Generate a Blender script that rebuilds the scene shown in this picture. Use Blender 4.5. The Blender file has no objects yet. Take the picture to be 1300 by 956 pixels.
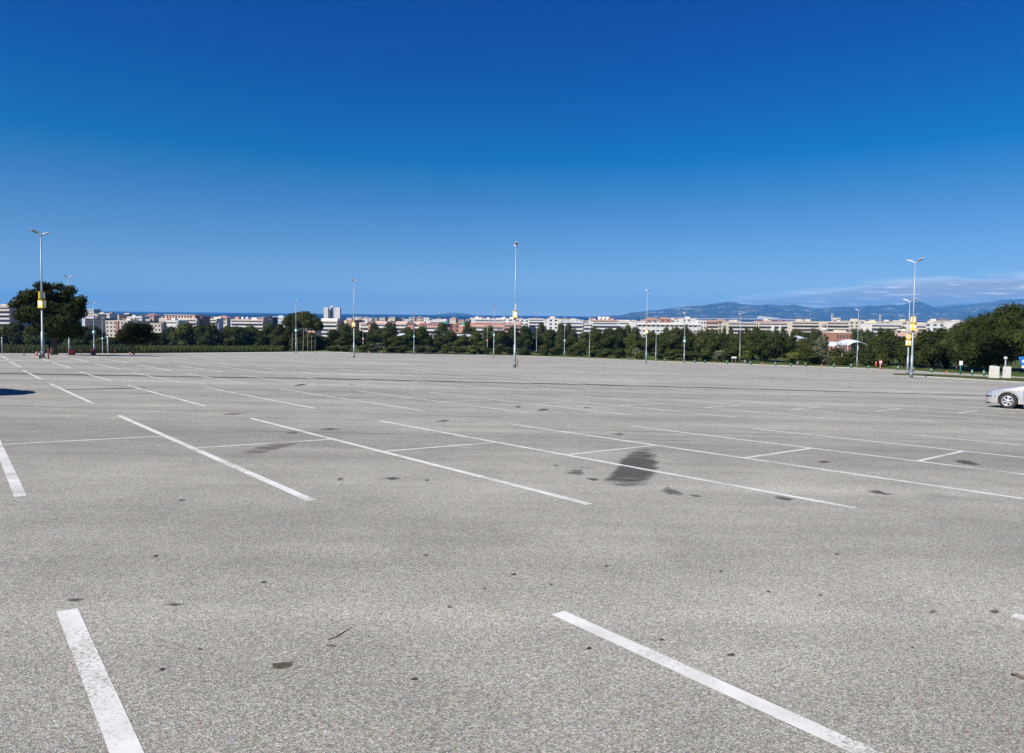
import bpy, bmesh, math, random
from mathutils import Vector, Matrix, noise

random.seed(7)
C = bpy.context.scene.collection
R = math.radians

# ------------------------------------------------------------------ the lie of the land
KY = [-40, 0, 8, 16, 25, 36, 50, 70, 107, 160, 200, 260, 400]
KG = [-2.2, 0, .4536, .9534, 1.4721, 2.079, 2.77, 3.75, 5.72, 8.55, 10.7, 13.9, 21.0]
EYE, CROSS, PSI = 1.689, .0184, .0525
CP, SP = math.cos(PSI), math.sin(PSI)

def lerp(x, xs, ys):
    if x <= xs[0]: return ys[0]
    for i in range(1, len(xs)):
        if x <= xs[i]:
            return ys[i-1] + (ys[i]-ys[i-1])*(x-xs[i-1])/(xs[i]-xs[i-1])
    return ys[-1]

def lot_z(X, Y):                                   # height of the sloping lot, lattice metres
    return -(lerp(Y, KY, KG) + CROSS*X + 2.2e-4*max(0, -X-45)*min(max(Y, 0), 160))

def to_world(X, Y): return CP*X - SP*Y, SP*X + CP*Y
def to_lat(x, y): return CP*x + SP*y, -SP*x + CP*y
def lot_zw(x, y): return lot_z(*to_lat(x, y))

FPX, ROLL = 850.0, .0105
PIT = math.atan(33.8/FPX)
def ray(px, py):                                   # direction of a point of the photograph
    uu, vv = (px-650)/FPX, (py-433.5)/FPX
    u = uu*math.cos(ROLL) + vv*math.sin(ROLL); v = -uu*math.sin(ROLL) + vv*math.cos(ROLL)
    return u, math.cos(PIT) - v*math.sin(PIT), -math.sin(PIT) - v*math.cos(PIT)
def hit(px, py):                                   # where it meets the lot
    r = ray(px, py); lo, hi = 1.0, 380.0
    for _ in range(50):
        m = (lo+hi)/2
        if EYE + r[2]*m > lot_zw(r[0]*m, r[1]*m): lo = m
        else: hi = m
    return Vector((r[0]*lo, r[1]*lo, lot_zw(r[0]*lo, r[1]*lo)))
def at_depth(px, py, D):                           # where it is at distance D along the view axis
    r = ray(px, py); t = D/r[1]
    return Vector((r[0]*t, D, EYE + r[2]*t))

# far edge of the asphalt (lattice coordinates), left to right
EDGE = [(-230, 285), (-188, 274), (-114, 258), (-84, 236), (-54, 208), (-36, 196), (-20, 220), (-1, 250), (14, 256), (27, 243), (37, 217),
        (44, 191), (50, 173), (58, 163), (64, 154), (70, 147), (76, 141), (80, 136), (80, 127), (76.5, 115), (74, 106), (71, 93), (68, 80), (70, 66)]
EW = [to_world(*p) for p in EDGE]
EA = [(math.atan2(x, y), math.hypot(x, y)) for x, y in EW]
AZ = [-math.pi, -R(120), -R(80), -R(55)] + [a for a, d in EA] + [R(62), R(90), R(130), math.pi]
DZ = [38, 50, 120, 260] + [d for a, d in EA] + [92, 88, 48, 38]
def edge_d(az): return lerp(az, AZ, DZ)
FLOOR = -22.0
def sstep(t):
    t = min(1, max(0, t)); return t*t*(3-2*t)
def ground_z(x, y):
    az = math.atan2(x, y); d = math.hypot(x, y); e = edge_d(az)
    if d < e: return lot_zw(x, y)
    ze = lot_zw(math.sin(az)*e, math.cos(az)*e) + .09
    k = d - e
    z = ze - .012*min(k, 45)
    z = z + (FLOOR - z)*sstep((k-45)/220)
    return z + (-40 - FLOOR)*sstep((d-2200)/900)

# ------------------------------------------------------------------ materials
def nodes_of(m):
    m.use_nodes = True
    return m.node_tree.nodes, m.node_tree.links
def mat(name, col, rough=.7, metal=0., var=.15, scale=3., bump=0., spec=.5, coat=0.):
    m = bpy.data.materials.new(name); n, l = nodes_of(m)
    b = n['Principled BSDF']
    tc = n.new('ShaderNodeTexCoord'); nz = n.new('ShaderNodeTexNoise')
    nz.inputs['Scale'].default_value = scale; nz.inputs['Detail'].default_value = 5
    l.new(tc.outputs['Object'], nz.inputs['Vector'])
    mr = n.new('ShaderNodeMapRange')
    mr.inputs['From Min'].default_value = .3; mr.inputs['From Max'].default_value = .7
    mr.inputs['To Min'].default_value = 1-var; mr.inputs['To Max'].default_value = 1+var
    l.new(nz.outputs['Fac'], mr.inputs['Value'])
    mx = n.new('ShaderNodeVectorMath'); mx.operation = 'SCALE'
    mx.inputs[0].default_value = col[:3]; l.new(mr.outputs[0], mx.inputs['Scale'])
    l.new(mx.outputs[0], b.inputs['Base Color'])
    b.inputs['Roughness'].default_value = rough; b.inputs['Metallic'].default_value = metal
    b.inputs['Specular IOR Level'].default_value = spec
    b.inputs['Coat Weight'].default_value = coat; b.inputs['Coat Roughness'].default_value = .05
    if bump:
        bp = n.new('ShaderNodeBump'); bp.inputs['Strength'].default_value = bump; bp.inputs['Distance'].default_value = .02
        l.new(nz.outputs['Fac'], bp.inputs['Height']); l.new(bp.outputs[0], b.inputs['Normal'])
    return m

def ramp(n, pts):
    r = n.new('ShaderNodeValToRGB'); e = r.color_ramp.elements
    while len(e) < len(pts): e.new(.5)
    for k, (p, c) in enumerate(pts):
        e[k].position = p; e[k].color = (c, c, c, 1) if not isinstance(c, tuple) else (*c, 1)
    return r
def math_node(n, l, op, a, b=None, c=None):
    m = n.new('ShaderNodeMath'); m.operation = op
    for i, v in enumerate((a, b, c)):
        if v is None: continue
        if isinstance(v, (int, float)): m.inputs[i].default_value = v
        else: l.new(v, m.inputs[i])
    return m.outputs[0]
def mix_col(n, l, mode, fac, a, b):
    m = n.new('ShaderNodeMix'); m.data_type = 'RGBA'; m.blend_type = mode
    for s, v in ((m.inputs[0], fac), (m.inputs[6], a), (m.inputs[7], b)):
        if isinstance(v, (int, float)): s.default_value = v
        elif isinstance(v, tuple): s.default_value = (*v, 1)
        else: l.new(v, s)
    return m.outputs[2]

def asphalt_nodes(n, l):
    tc = n.new('ShaderNodeTexCoord'); P = tc.outputs['Object']
    def tex(kind, scale, detail=4, stretch=None, rough=.5):
        t = n.new(kind); t.inputs['Scale'].default_value = scale
        if kind == 'ShaderNodeTexNoise':
            t.inputs['Detail'].default_value = detail; t.inputs['Roughness'].default_value = rough
        src = P
        if stretch:
            mp = n.new('ShaderNodeMapping'); mp.inputs['Scale'].default_value = stretch; l.new(P, mp.inputs['Vector']); src = mp.outputs[0]
        l.new(src, t.inputs['Vector']); return t
    chips = tex('ShaderNodeTexVoronoi', 135)
    sep = n.new('ShaderNodeSeparateColor'); l.new(chips.outputs['Color'], sep.inputs[0])
    chip = ramp(n, [(0, (.078, .071, .062)), (.28, (.203, .190, .166)), (.55, (.318, .301, .266)), (.85, (.448, .428, .380)), (1, (.655, .63, .565))])
    l.new(sep.outputs[0], chip.inputs[0])
    warm = mix_col(n, l, 'MULTIPLY', .35, chip.outputs[0], chips.outputs['Color'])
    warm = mix_col(n, l, 'MIX', .4, warm, chip.outputs[0])
    col = mix_col(n, l, 'MIX', .28, chip.outputs[0], (.312, .298, .264))
    tint = n.new('ShaderNodeTexNoise'); tint.inputs['Scale'].default_value = 60; l.new(P, tint.inputs['Vector'])
    col = mix_col(n, l, 'OVERLAY', .22, col, tint.outputs['Color'])
    def mul(t, lo, hi, col, a=.35, b=.65):
        r = n.new('ShaderNodeMapRange'); r.inputs[1].default_value = a; r.inputs[2].default_value = b
        r.inputs[3].default_value = lo; r.inputs[4].default_value = hi; l.new(t, r.inputs[0])
        return mix_col(n, l, 'MULTIPLY', 1.0, col, r.outputs[0])
    col = mul(tex('ShaderNodeTexNoise', .12, 5).outputs[0], .90, 1.08, col)
    col = mul(tex('ShaderNodeTexNoise', .9, 6, rough=.65).outputs[0], .90, 1.07, col)
    col = mul(tex('ShaderNodeTexNoise', 1.0, 4, (.035, .42, 1)).outputs[0], .83, 1.10, col)
    col = mul(tex('ShaderNodeTexNoise', 1.0, 5, (.25, 2.2, 1)).outputs[0], .93, 1.06, col)
    bl = tex('ShaderNodeTexNoise', .55, 3); 
    blm = n.new('ShaderNodeMapRange'); blm.inputs[1].default_value = .69; blm.inputs[2].default_value = .78
    blm.inputs[4].default_value = .45; l.new(bl.outputs[0], blm.inputs[0])
    col = mix_col(n, l, 'MIX', blm.outputs[0], col, (.10, .095, .095))
    col = mix_col(n, l, 'MULTIPLY', 1.0, col, (1.0, 1.008, .972))
    bmp = n.new('ShaderNodeBump'); bmp.inputs['Strength'].default_value = .55; bmp.inputs['Distance'].default_value = .006
    l.new(chips.outputs['Distance'], bmp.inputs['Height'])
    return col, bmp.outputs[0], P

def make_asphalt():
    m = bpy.data.materials.new('worn_asphalt'); n, l = nodes_of(m); b = n['Principled BSDF']
    col, nor, P = asphalt_nodes(n, l)
    l.new(col, b.inputs['Base Color']); l.new(nor, b.inputs['Normal'])
    b.inputs['Roughness'].default_value = .88; b.inputs['Specular IOR Level'].default_value = .3
    return m
def make_paint():
    m = bpy.data.materials.new('worn_white_road_paint'); n, l = nodes_of(m); b = n['Principled BSDF']
    col, nor, P = asphalt_nodes(n, l)
    a = n.new('ShaderNodeTexNoise'); a.inputs['Scale'].default_value = 55; a.inputs['Detail'].default_value = 4; l.new(P, a.inputs['Vector'])
    g = n.new('ShaderNodeTexNoise'); g.inputs['Scale'].default_value = 1.3; g.inputs['Detail'].default_value = 5; l.new(P, g.inputs['Vector'])
    s = math_node(n, l, 'ADD', math_node(n, l, 'MULTIPLY', a.outputs[0], .55), math_node(n, l, 'MULTIPLY', g.outputs[0], .75))
    r = n.new('ShaderNodeMapRange'); r.inputs[1].default_value = .49; r.inputs[2].default_value = .64; l.new(s, r.inputs[0])
    w = n.new('ShaderNodeTexNoise'); w.inputs['Scale'].default_value = 6; l.new(P, w.inputs['Vector'])
    wr = ramp(n, [(.3, (.50, .498, .47)), (.7, (.63, .625, .59))]); l.new(w.outputs[0], wr.inputs[0])
    c = mix_col(n, l, 'MIX', r.outputs[0], col, wr.outputs[0])
    l.new(c, b.inputs['Base Color']); b.inputs['Roughness'].default_value = .75; b.inputs['Specular IOR Level'].default_value = .3
    return m
def make_stain(name, col, amount, nscale=5.0, lo=.25, hi=.6):
    m = bpy.data.materials.new(name); n, l = nodes_of(m); b = n['Principled BSDF']; out = n['Material Output']
    at = n.new('ShaderNodeAttribute'); at.attribute_name = 'fade'
    tc = n.new('ShaderNodeTexCoord'); nz = n.new('ShaderNodeTexNoise'); nz.inputs['Scale'].default_value = nscale; nz.inputs['Detail'].default_value = 7
    nz.inputs['Roughness'].default_value = .65
    mp = n.new('ShaderNodeMapping'); mp.inputs['Scale'].default_value = (.55, 1.5, 1); l.new(tc.outputs['Object'], mp.inputs[0]); l.new(mp.outputs[0], nz.inputs['Vector'])
    s = math_node(n, l, 'MULTIPLY_ADD', math_node(n, l, 'SUBTRACT', nz.outputs[0], .5), 2.3, at.outputs['Fac'])
    r = n.new('ShaderNodeMapRange'); r.inputs[1].default_value = lo; r.inputs[2].default_value = hi; r.inputs[4].default_value = amount
    l.new(s, r.inputs[0])
    ch = n.new('ShaderNodeTexVoronoi'); ch.inputs['Scale'].default_value = 75; l.new(tc.outputs['Object'], ch.inputs['Vector'])
    cr = ramp(n, [(0, tuple(c*.5 for c in col)), (1, tuple(c*1.9 for c in col))]); 
    sp = n.new('ShaderNodeSeparateColor'); l.new(ch.outputs['Color'], sp.inputs[0]); l.new(sp.outputs[0], cr.inputs[0])
    l.new(cr.outputs[0], b.inputs['Base Color']); b.inputs['Roughness'].default_value = .8
    l.new(r.outputs[0], b.inputs['Alpha'])
    return m
def make_leaf(name, lo, hi, rough=.75):
    m = bpy.data.materials.new(name); n, l = nodes_of(m); b = n['Principled BSDF']
    tc = n.new('ShaderNodeTexCoord'); oi = n.new('ShaderNodeObjectInfo')
    a = n.new('ShaderNodeTexNoise'); a.inputs['Scale'].default_value = 1.1; a.inputs['Detail'].default_value = 6; a.inputs['Roughness'].default_value = .7
    l.new(tc.outputs['Object'], a.inputs['Vector'])
    r = ramp(n, [(.32, lo), (.68, hi)]); l.new(a.outputs[0], r.inputs[0])
    v = n.new('ShaderNodeMapRange'); v.inputs[3].default_value = .72; v.inputs[4].default_value = 1.3; l.new(oi.outputs['Random'], v.inputs[0])
    c = mix_col(n, l, 'MULTIPLY', 1.0, r.outputs[0], v.outputs[0])
    l.new(c, b.inputs['Base Color']); b.inputs['Roughness'].default_value = rough; b.inputs['Specular IOR Level'].default_value = .08
    return m
def make_grass():
    m = bpy.data.materials.new('rough_grass'); n, l = nodes_of(m); b = n['Principled BSDF']
    tc = n.new('ShaderNodeTexCoord')
    a = n.new('ShaderNodeTexNoise'); a.inputs['Scale'].default_value = .25; a.inputs['Detail'].default_value = 8; a.inputs['Roughness'].default_value = .7
    l.new(tc.outputs['Object'], a.inputs['Vector'])
    r = ramp(n, [(.3, (.028, .046, .009)), (.5, (.050, .074, .014)), (.66, (.075, .086, .024)), (.76, (.15, .12, .06))]); l.new(a.outputs[0], r.inputs[0])
    l.new(r.outputs[0], b.inputs['Base Color']); b.inputs['Roughness'].default_value = .9; b.inputs['Specular IOR Level'].default_value = .2
    return m
def make_facade(name, col, dark=(.07, .08, .10), sx=3.4, sz=3.0):
    m = bpy.data.materials.new(name); n, l = nodes_of(m); b = n['Principled BSDF']
    tc = n.new('ShaderNodeTexCoord'); nz = n.new('ShaderNodeTexNoise'); nz.inputs['Scale'].default_value = .3; nz.inputs['Detail'].default_value = 4
    l.new(tc.outputs['Object'], nz.inputs['Vector'])
    r = ramp(n, [(.3, tuple(c*.88 for c in col)), (.7, tuple(min(.85, c*1.06) for c in col))]); l.new(nz.outputs[0], r.inputs[0])
    l.new(r.outputs[0], b.inputs['Base Color']); b.inputs['Roughness'].default_value = .85
    return m

M = {}
M['asphalt'] = make_asphalt(); M['paint'] = make_paint(); M['grass'] = make_grass()
def make_ground():
    m = make_grass(); m.name = 'grass_and_scrub_ground'; n, l = nodes_of(m); b = n['Principled BSDF']
    old = b.inputs['Base Color'].links[0].from_socket
    tc = n.new('ShaderNodeTexCoord'); ln = n.new('ShaderNodeVectorMath'); ln.operation = 'LENGTH'; l.new(tc.outputs['Object'], ln.inputs[0])
    r = n.new('ShaderNodeMapRange'); r.inputs[1].default_value = 260; r.inputs[2].default_value = 360; l.new(ln.outputs['Value'], r.inputs[0])
    c = mix_col(n, l, 'MIX', r.outputs[0], old, (.035, .036, .018)); l.new(c, b.inputs['Base Color'])
    return m
M['ground'] = make_ground()
M['oil'] = make_stain('dark_wet_stain', (.060, .054, .046), .86, 3.6, .22, .95)
M['tar'] = make_stain('tar_seam', (.050, .048, .047), .85, 1.2, .2, .7)
M['rust'] = make_stain('brown_stain', (.10, .078, .060), .62, 3, .4, 1.15)
M['dirt'] = make_stain('dark_dirt', (.06, .053, .05), .75, 6, .45, 1.15)
M['pine'] = make_leaf('pine_needles', (.009, .015, .004), (.048, .060, .014))
M['pine_dark'] = make_leaf('dark_pine_needles', (.007, .011, .004), (.034, .040, .011))
M['olive'] = make_leaf('olive_green_leaves', (.020, .028, .007), (.066, .074, .020))
M['hedge'] = make_leaf('clipped_hedge_leaves', (.009, .014, .003), (.034, .043, .010))
M['bright'] = make_leaf('fresh_green_leaves', (.035, .048, .009), (.095, .105, .024))
M['grey_leaf'] = make_leaf('dry_grey_green_leaves', (.05, .055, .030), (.13, .135, .085))
M['bark'] = mat('dark_bark', (.06, .048, .04), .95, var=.35, scale=6, bump=.6)
M['pale_bark'] = mat('pale_grey_bark', (.15, .135, .12), .95, var=.3, scale=5, bump=.5)
M['steel'] = mat('galvanised_steel', (.27, .31, .35), .5, .3, var=.08, scale=2)
M['steel_dark'] = mat('dull_grey_steel', (.16, .18, .20), .55, .3, var=.15)
M['lamp'] = mat('grey_lamp_housing', (.55, .55, .56), .4, .1, var=.06)
M['lens'] = mat('lamp_glass', (.10, .095, .09), .2, var=.1)
M['yellow'] = mat('yellow_sign_paint', (.74, .50, .004), .5, var=.04)
M['teal'] = mat('teal_sign_paint', (.02, .30, .27), .5, var=.05)
M['red'] = mat('red_sign_paint', (.62, .05, .05), .5, var=.05)
M['white'] = mat('white_paint', (.78, .78, .77), .55, var=.05)
M['orange'] = mat('orange_red_plastic', (.75, .10, .05), .45, var=.06)
M['post_teal'] = mat('teal_post_paint', (.02, .15, .14), .55, var=.1)
M['post_red'] = mat('maroon_post_paint', (.22, .04, .04), .6, var=.1)
M['black'] = mat('black_rubber', (.015, .015, .016), .8, var=.1)
M['concrete'] = mat('cast_concrete', (.45, .44, .415), .9, var=.16, scale=4, bump=.35)
M['kerb'] = mat('kerb_concrete', (.36, .34, .31), .9, var=.15, scale=3, bump=.3)
M['silver'] = mat('silver_car_paint', (.60, .60, .595), .30, .6, var=.02, coat=1.)
M['glass'] = mat('dark_car_glass', (.02, .024, .028), .06, var=.05, spec=.8)
M['headlight'] = mat('clear_headlight', (.40, .43, .46), .1, .3, var=.05, coat=1.)
M['amber'] = mat('amber_lens', (.75, .28, .05), .25, var=.05)
M['tail'] = mat('red_lens', (.35, .01, .01), .2, var=.05)
M['tyre'] = mat('tyre_rubber', (.02, .02, .021), .85, var=.15)
M['alloy'] = mat('alloy_rim', (.62, .62, .64), .32, .7, var=.05)
M['window'] = mat('dark_window_glass', (.06, .075, .10), .25, var=.3, scale=.4)
M['blue'] = mat('blue_cloth', (.02, .17, .60), .7, var=.08)
M['canvas'] = mat('white_tent_canvas', (.47, .51, .57), .7, var=.08)
M['mountain'] = None

# ------------------------------------------------------------------ mesh helpers
class MB:
    def __init__(s): s.v = []; s.f = []; s.smooth = []
    def add(s, vs, fs, smooth=False):
        o = len(s.v); s.v += [tuple(v) for v in vs]
        for f in fs: s.f.append(tuple(o+i for i in f)); s.smooth.append(smooth)
        return s
    def box(s, c, d, rz=0., taper=1., chamfer=0.):
        x, y, z = d[0]/2, d[1]/2, d[2]/2
        vs = []
        for k, t in ((-1, 1.), (1, taper)):
            if chamfer:
                ring = [(-x+chamfer, -y), (x-chamfer, -y), (x, -y+chamfer), (x, y-chamfer), (x-chamfer, y), (-x+chamfer, y), (-x, y-chamfer), (-x, -y+chamfer)]
            else: ring = [(-x, -y), (x, -y), (x, y), (-x, y)]
            for a, b in ring:
                a *= t; b *= t
                vs.append((c[0]+a*math.cos(rz)-b*math.sin(rz), c[1]+a*math.sin(rz)+b*math.cos(rz), c[2]+k*z))
        n = len(vs)//2
        fs = [tuple(range(n-1, -1, -1)), tuple(range(n, 2*n))] + [(i, (i+1) % n, n+(i+1) % n, n+i) for i in range(n)]
        return s.add(vs, fs)
    def tube(s, pts, rad, n=10, caps=True):
        pts = [Vector(p) for p in pts]; vs = []; fs = []
        for i, p in enumerate(pts):
            d = (pts[min(i+1, len(pts)-1)] - pts[max(i-1, 0)]).normalized()
            a = d.orthogonal().normalized() if abs(d.z) < .9 else Vector((1, 0, 0)); a = (a - d*a.dot(d)).normalized(); b = d.cross(a)
            r = rad[i] if isinstance(rad, (list, tuple)) else rad
            vs += [p + a*(r*math.cos(2*math.pi*k/n)) + b*(r*math.sin(2*math.pi*k/n)) for k in range(n)]
        for i in range(len(pts)-1):
            fs += [(i*n+k, i*n+(k+1) % n, (i+1)*n+(k+1) % n, (i+1)*n+k) for k in range(n)]
        s.add(vs, fs, True)
        if caps:
            o = len(s.v)-len(vs)
            s.f.append(tuple(o+k for k in range(n-1, -1, -1))); s.smooth.append(False)
            s.f.append(tuple(o+(len(pts)-1)*n+k for k in range(n))); s.smooth.append(False)
        return s
    def lathe(s, prof, c=(0, 0, 0), n=16, axis='z'):
        vs = []; fs = []
        for r, h in prof:
            for k in range(n):
                a = 2*math.pi*k/n
                if axis == 'z': p = (c[0]+r*math.cos(a), c[1]+r*math.sin(a), c[2]+h)
                else: p = (c[0]+r*math.cos(a), c[1]+h, c[2]+r*math.sin(a))
                vs.append(p)
        for i in range(len(prof)-1):
            fs += [(i*n+k, i*n+(k+1) % n, (i+1)*n+(k+1) % n, (i+1)*n+k) for k in range(n)]
        fs += [tuple(range(n-1, -1, -1)), tuple((len(prof)-1)*n+k for k in range(n))]
        return s.add(vs, fs, True)
    def build(s, name, m, parent=None, loc=None, bevel=0.):
        me = bpy.data.meshes.new(name); me.from_pydata(s.v, [], s.f)
        me.polygons.foreach_set('use_smooth', s.smooth); me.update()
        return link(name, me, m, parent, loc, bevel)
def link(name, me, m, parent=None, loc=None, bevel=0.):
    o = bpy.data.objects.new(name, me); C.objects.link(o)
    if m is not None and not me.materials: me.materials.append(m)
    if parent: o.parent = parent
    if loc is not None: o.location = loc
    if bevel:
        md = o.modifiers.new('bevel', 'BEVEL'); md.width = bevel; md.segments = 2; md.limit_method = 'ANGLE'
    return o
def tag(o, label, cat, group=None):
    o['label'] = label; o['category'] = cat
    if group: o['group'] = group
    return o
def thing(name, label, cat, loc, rz=0., group=None):
    o = bpy.data.objects.new(name, None); C.objects.link(o); o.location = loc; o.rotation_euler = (0, 0, rz)
    o.empty_display_size = .3
    return tag(o, label, cat, group)
def structure(o): o['kind'] = 'structure'; return o
def copy_tree(o, parent=None):
    c = o.copy(); C.objects.link(c); c.parent = parent
    for ch in list(o.children): copy_tree(ch, c)
    return c

# ------------------------------------------------------------------ ground, lot, markings
def build_lot():
    xs = [-420, -330, -260] + list(range(-200, -45, 5)) + [-45] + list(range(-40, 0, 10)) + list(range(0, 150, 10))
    ys = sorted(set(KY[:-1] + list(range(-40, 0, 10)) + list(range(55, 300, 5)) + [9, 12, 20, 30, 42]))
    mb = MB(); vs = [(x, y, lot_z(x, y)) for y in ys for x in xs]; w = len(xs)
    fs = [(j*w+i, j*w+i+1, (j+1)*w+i+1, (j+1)*w+i) for j in range(len(ys)-1) for i in range(w-1)]
    mb.add(vs, fs)
    o = mb.build('parking_lot', M['asphalt']); o.rotation_euler.z = PSI
    return structure(o)
build_lot()

def build_ground():
    mb = MB(); azs = []
    a = -180.0
    while a < 180: azs.append(R(a)); a += .6 if -46 < a < 46 else 6
    offs = [0, .15, 3, 8, 14, 22, 32, 45, 60, 80, 105, 135, 170, 210, 265, 350, 500, 800, 1300, 2000, 2200, 2500, 2800, 3100, 4000]
    vs = []; n = len(azs)
    for k in offs:
        for az in azs:
            d = edge_d(az) + k
            x, y = math.sin(az)*d, math.cos(az)*d
            z = ground_z(x, y)
            if k == 0: z = lot_zw(x, y) - .15
            elif k > 4:
                z += .35*noise.noise(Vector((x*.03, y*.03, 3)))*min(1, k/30)
            vs.append((x, y, z))
    fs = [(j*n+i, (j+1)*n+i, (j+1)*n+(i+1) % n, j*n+(i+1) % n) for j in range(len(offs)-1) for i in range(n)]
    mb.add(vs, fs, True)
    structure(mb.build('ground', M['ground']))
    # pale kerb running along the far edge of the asphalt
    kb = MB(); ring = []
    for i in range(0, 221):
        az = R(-47 + 94*i/220)
        row = []
        for dd, dz in ((-.16, -.1), (-.16, .11), (.16, .12), (.16, -.1)):
            d = edge_d(az) + dd; x, y = math.sin(az)*d, math.cos(az)*d
            row.append((x, y, lot_zw(math.sin(az)*edge_d(az), math.cos(az)*edge_d(az)) + dz))
        ring += row
    kb.add(ring, [(i*4+j, i*4+j+1, (i+1)*4+j+1, (i+1)*4+j) for i in range(220) for j in range(3)])
    structure(kb.build('kerb', M['kerb']))
build_ground()

W, TH = 3.1, .6431
ROWS = [(-4.8, 4.276, -2.557), (7.437, 16.425, -8.55), (19.526, 28.38, -17.496), (31.65, 40.21, -26.325)]
for k in range(1, 12): ROWS.append((31.65+12.1*k, 40.21+12.1*k, -26.325-8.85*k))
def strip(mb, p, q, width, lift=.0024, seg=.7, cut=None):
    d = (q-p); L = d.length; d = d/L; nrm = Vector((-d.y, d.x))*width/2
    n = max(1, int(L/seg)); vs = []
    for i in range(n+1):
        c = p + d*(L*i/n)
        for sgn in (1, -1):
            e = c + nrm*sgn; vs.append((e.x, e.y, lot_z(e.x, e.y)+lift))
    mb.add(vs, [(2*i, 2*i+1, 2*i+3, 2*i+2) for i in range(n)])
def in_lot(x, y, margin=3):
    wx, wy = to_world(x, y); az = math.atan2(wx, wy)
    return math.hypot(wx, wy) < edge_d(az) - margin
def build_lines():
    mb = MB(); t = math.tan(TH)
    for r, (b, top, x0) in enumerate(ROWS):
        xmin, xmax = (-60 - top*.9, 62)
        i0, i1 = int((xmin-x0)/W), int((xmax-x0)/W)
        for i in range(i0, i1):
            X = x0 + i*W
            p, q = Vector((X, top)), Vector((X+(top-b)*t, b))
            if abs(p.x) > 1.15*abs(top)+14: continue
            if in_lot(p.x, p.y) and in_lot(q.x, q.y):
                strip(mb, p, q, .112 if r < 4 else .15, seg=.3 if r < 3 else 1.0)
        if r in (1, 2):
            u, v = (.4245, .5917) if r == 1 else (.4158, .588)
            for i in range(-1 if r == 1 else 2, 16):
                ya, yb = b+u*(top-b), b+v*(top-b)
                p = Vector((x0+i*W+(top-ya)*t, ya)); q = Vector((x0+(i+1)*W+(top-yb)*t, yb))
                d = (q-p).normalized(); strip(mb, p+d*.06, q-d*.06, .085 if r == 1 else .10)
    o = mb.build('parking_bay_markings', M['paint']); o.rotation_euler.z = PSI
    structure(o)
build_lines()

def decal(name, m, pts, lift=.0012, inset=.72):
    """stain on the asphalt: outline in photo points laid on the sloping lot"""
    W_ = [to_lat(*hit(x, y).xy) for x, y in pts]
    cx, cy = sum(p[0] for p in W_)/len(W_), sum(p[1] for p in W_)/len(W_)
    dense = []
    for i, p in enumerate(W_):
        q = W_[(i+1) % len(W_)]
        for t in (0, .25, .5, .75): dense.append((p[0]+(q[0]-p[0])*t, p[1]+(q[1]-p[1])*t))
    n = len(dense); vs = []; fade = []
    for k, f in ((1.18, 0.), (inset, .8), (.35, 1.)):
        for x, y in dense:
            X, Y = cx+(x-cx)*k, cy+(y-cy)*k
            vs.append((X, Y, lot_z(X, Y)+lift)); fade.append(f)
    vs.append((cx, cy, lot_z(cx, cy)+lift)); fade.append(1.)
    fs = []
    for r in range(2): fs += [(r*n+i, r*n+(i+1) % n, (r+1)*n+(i+1) % n, (r+1)*n+i) for i in range(n)]
    fs += [(2*n+i, 2*n+(i+1) % n, 3*n) for i in range(n)]
    mb = MB().add(vs, fs); o = mb.build(name, m); o.rotation_euler.z = PSI
    at = o.data.attributes.new('fade', 'FLOAT', 'POINT'); at.data.foreach_set('value', fade)
    return structure(o)
decal('oil_stain', M['oil'], [(765, 612), (770, 604), (778, 598), (784, 588), (792, 580), (800, 574), (812, 570), (822, 570), (828, 574), (835, 579), (834, 588), (834, 596), (830, 606), (822, 614), (812, 617), (795, 617), (778, 615)])
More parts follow.
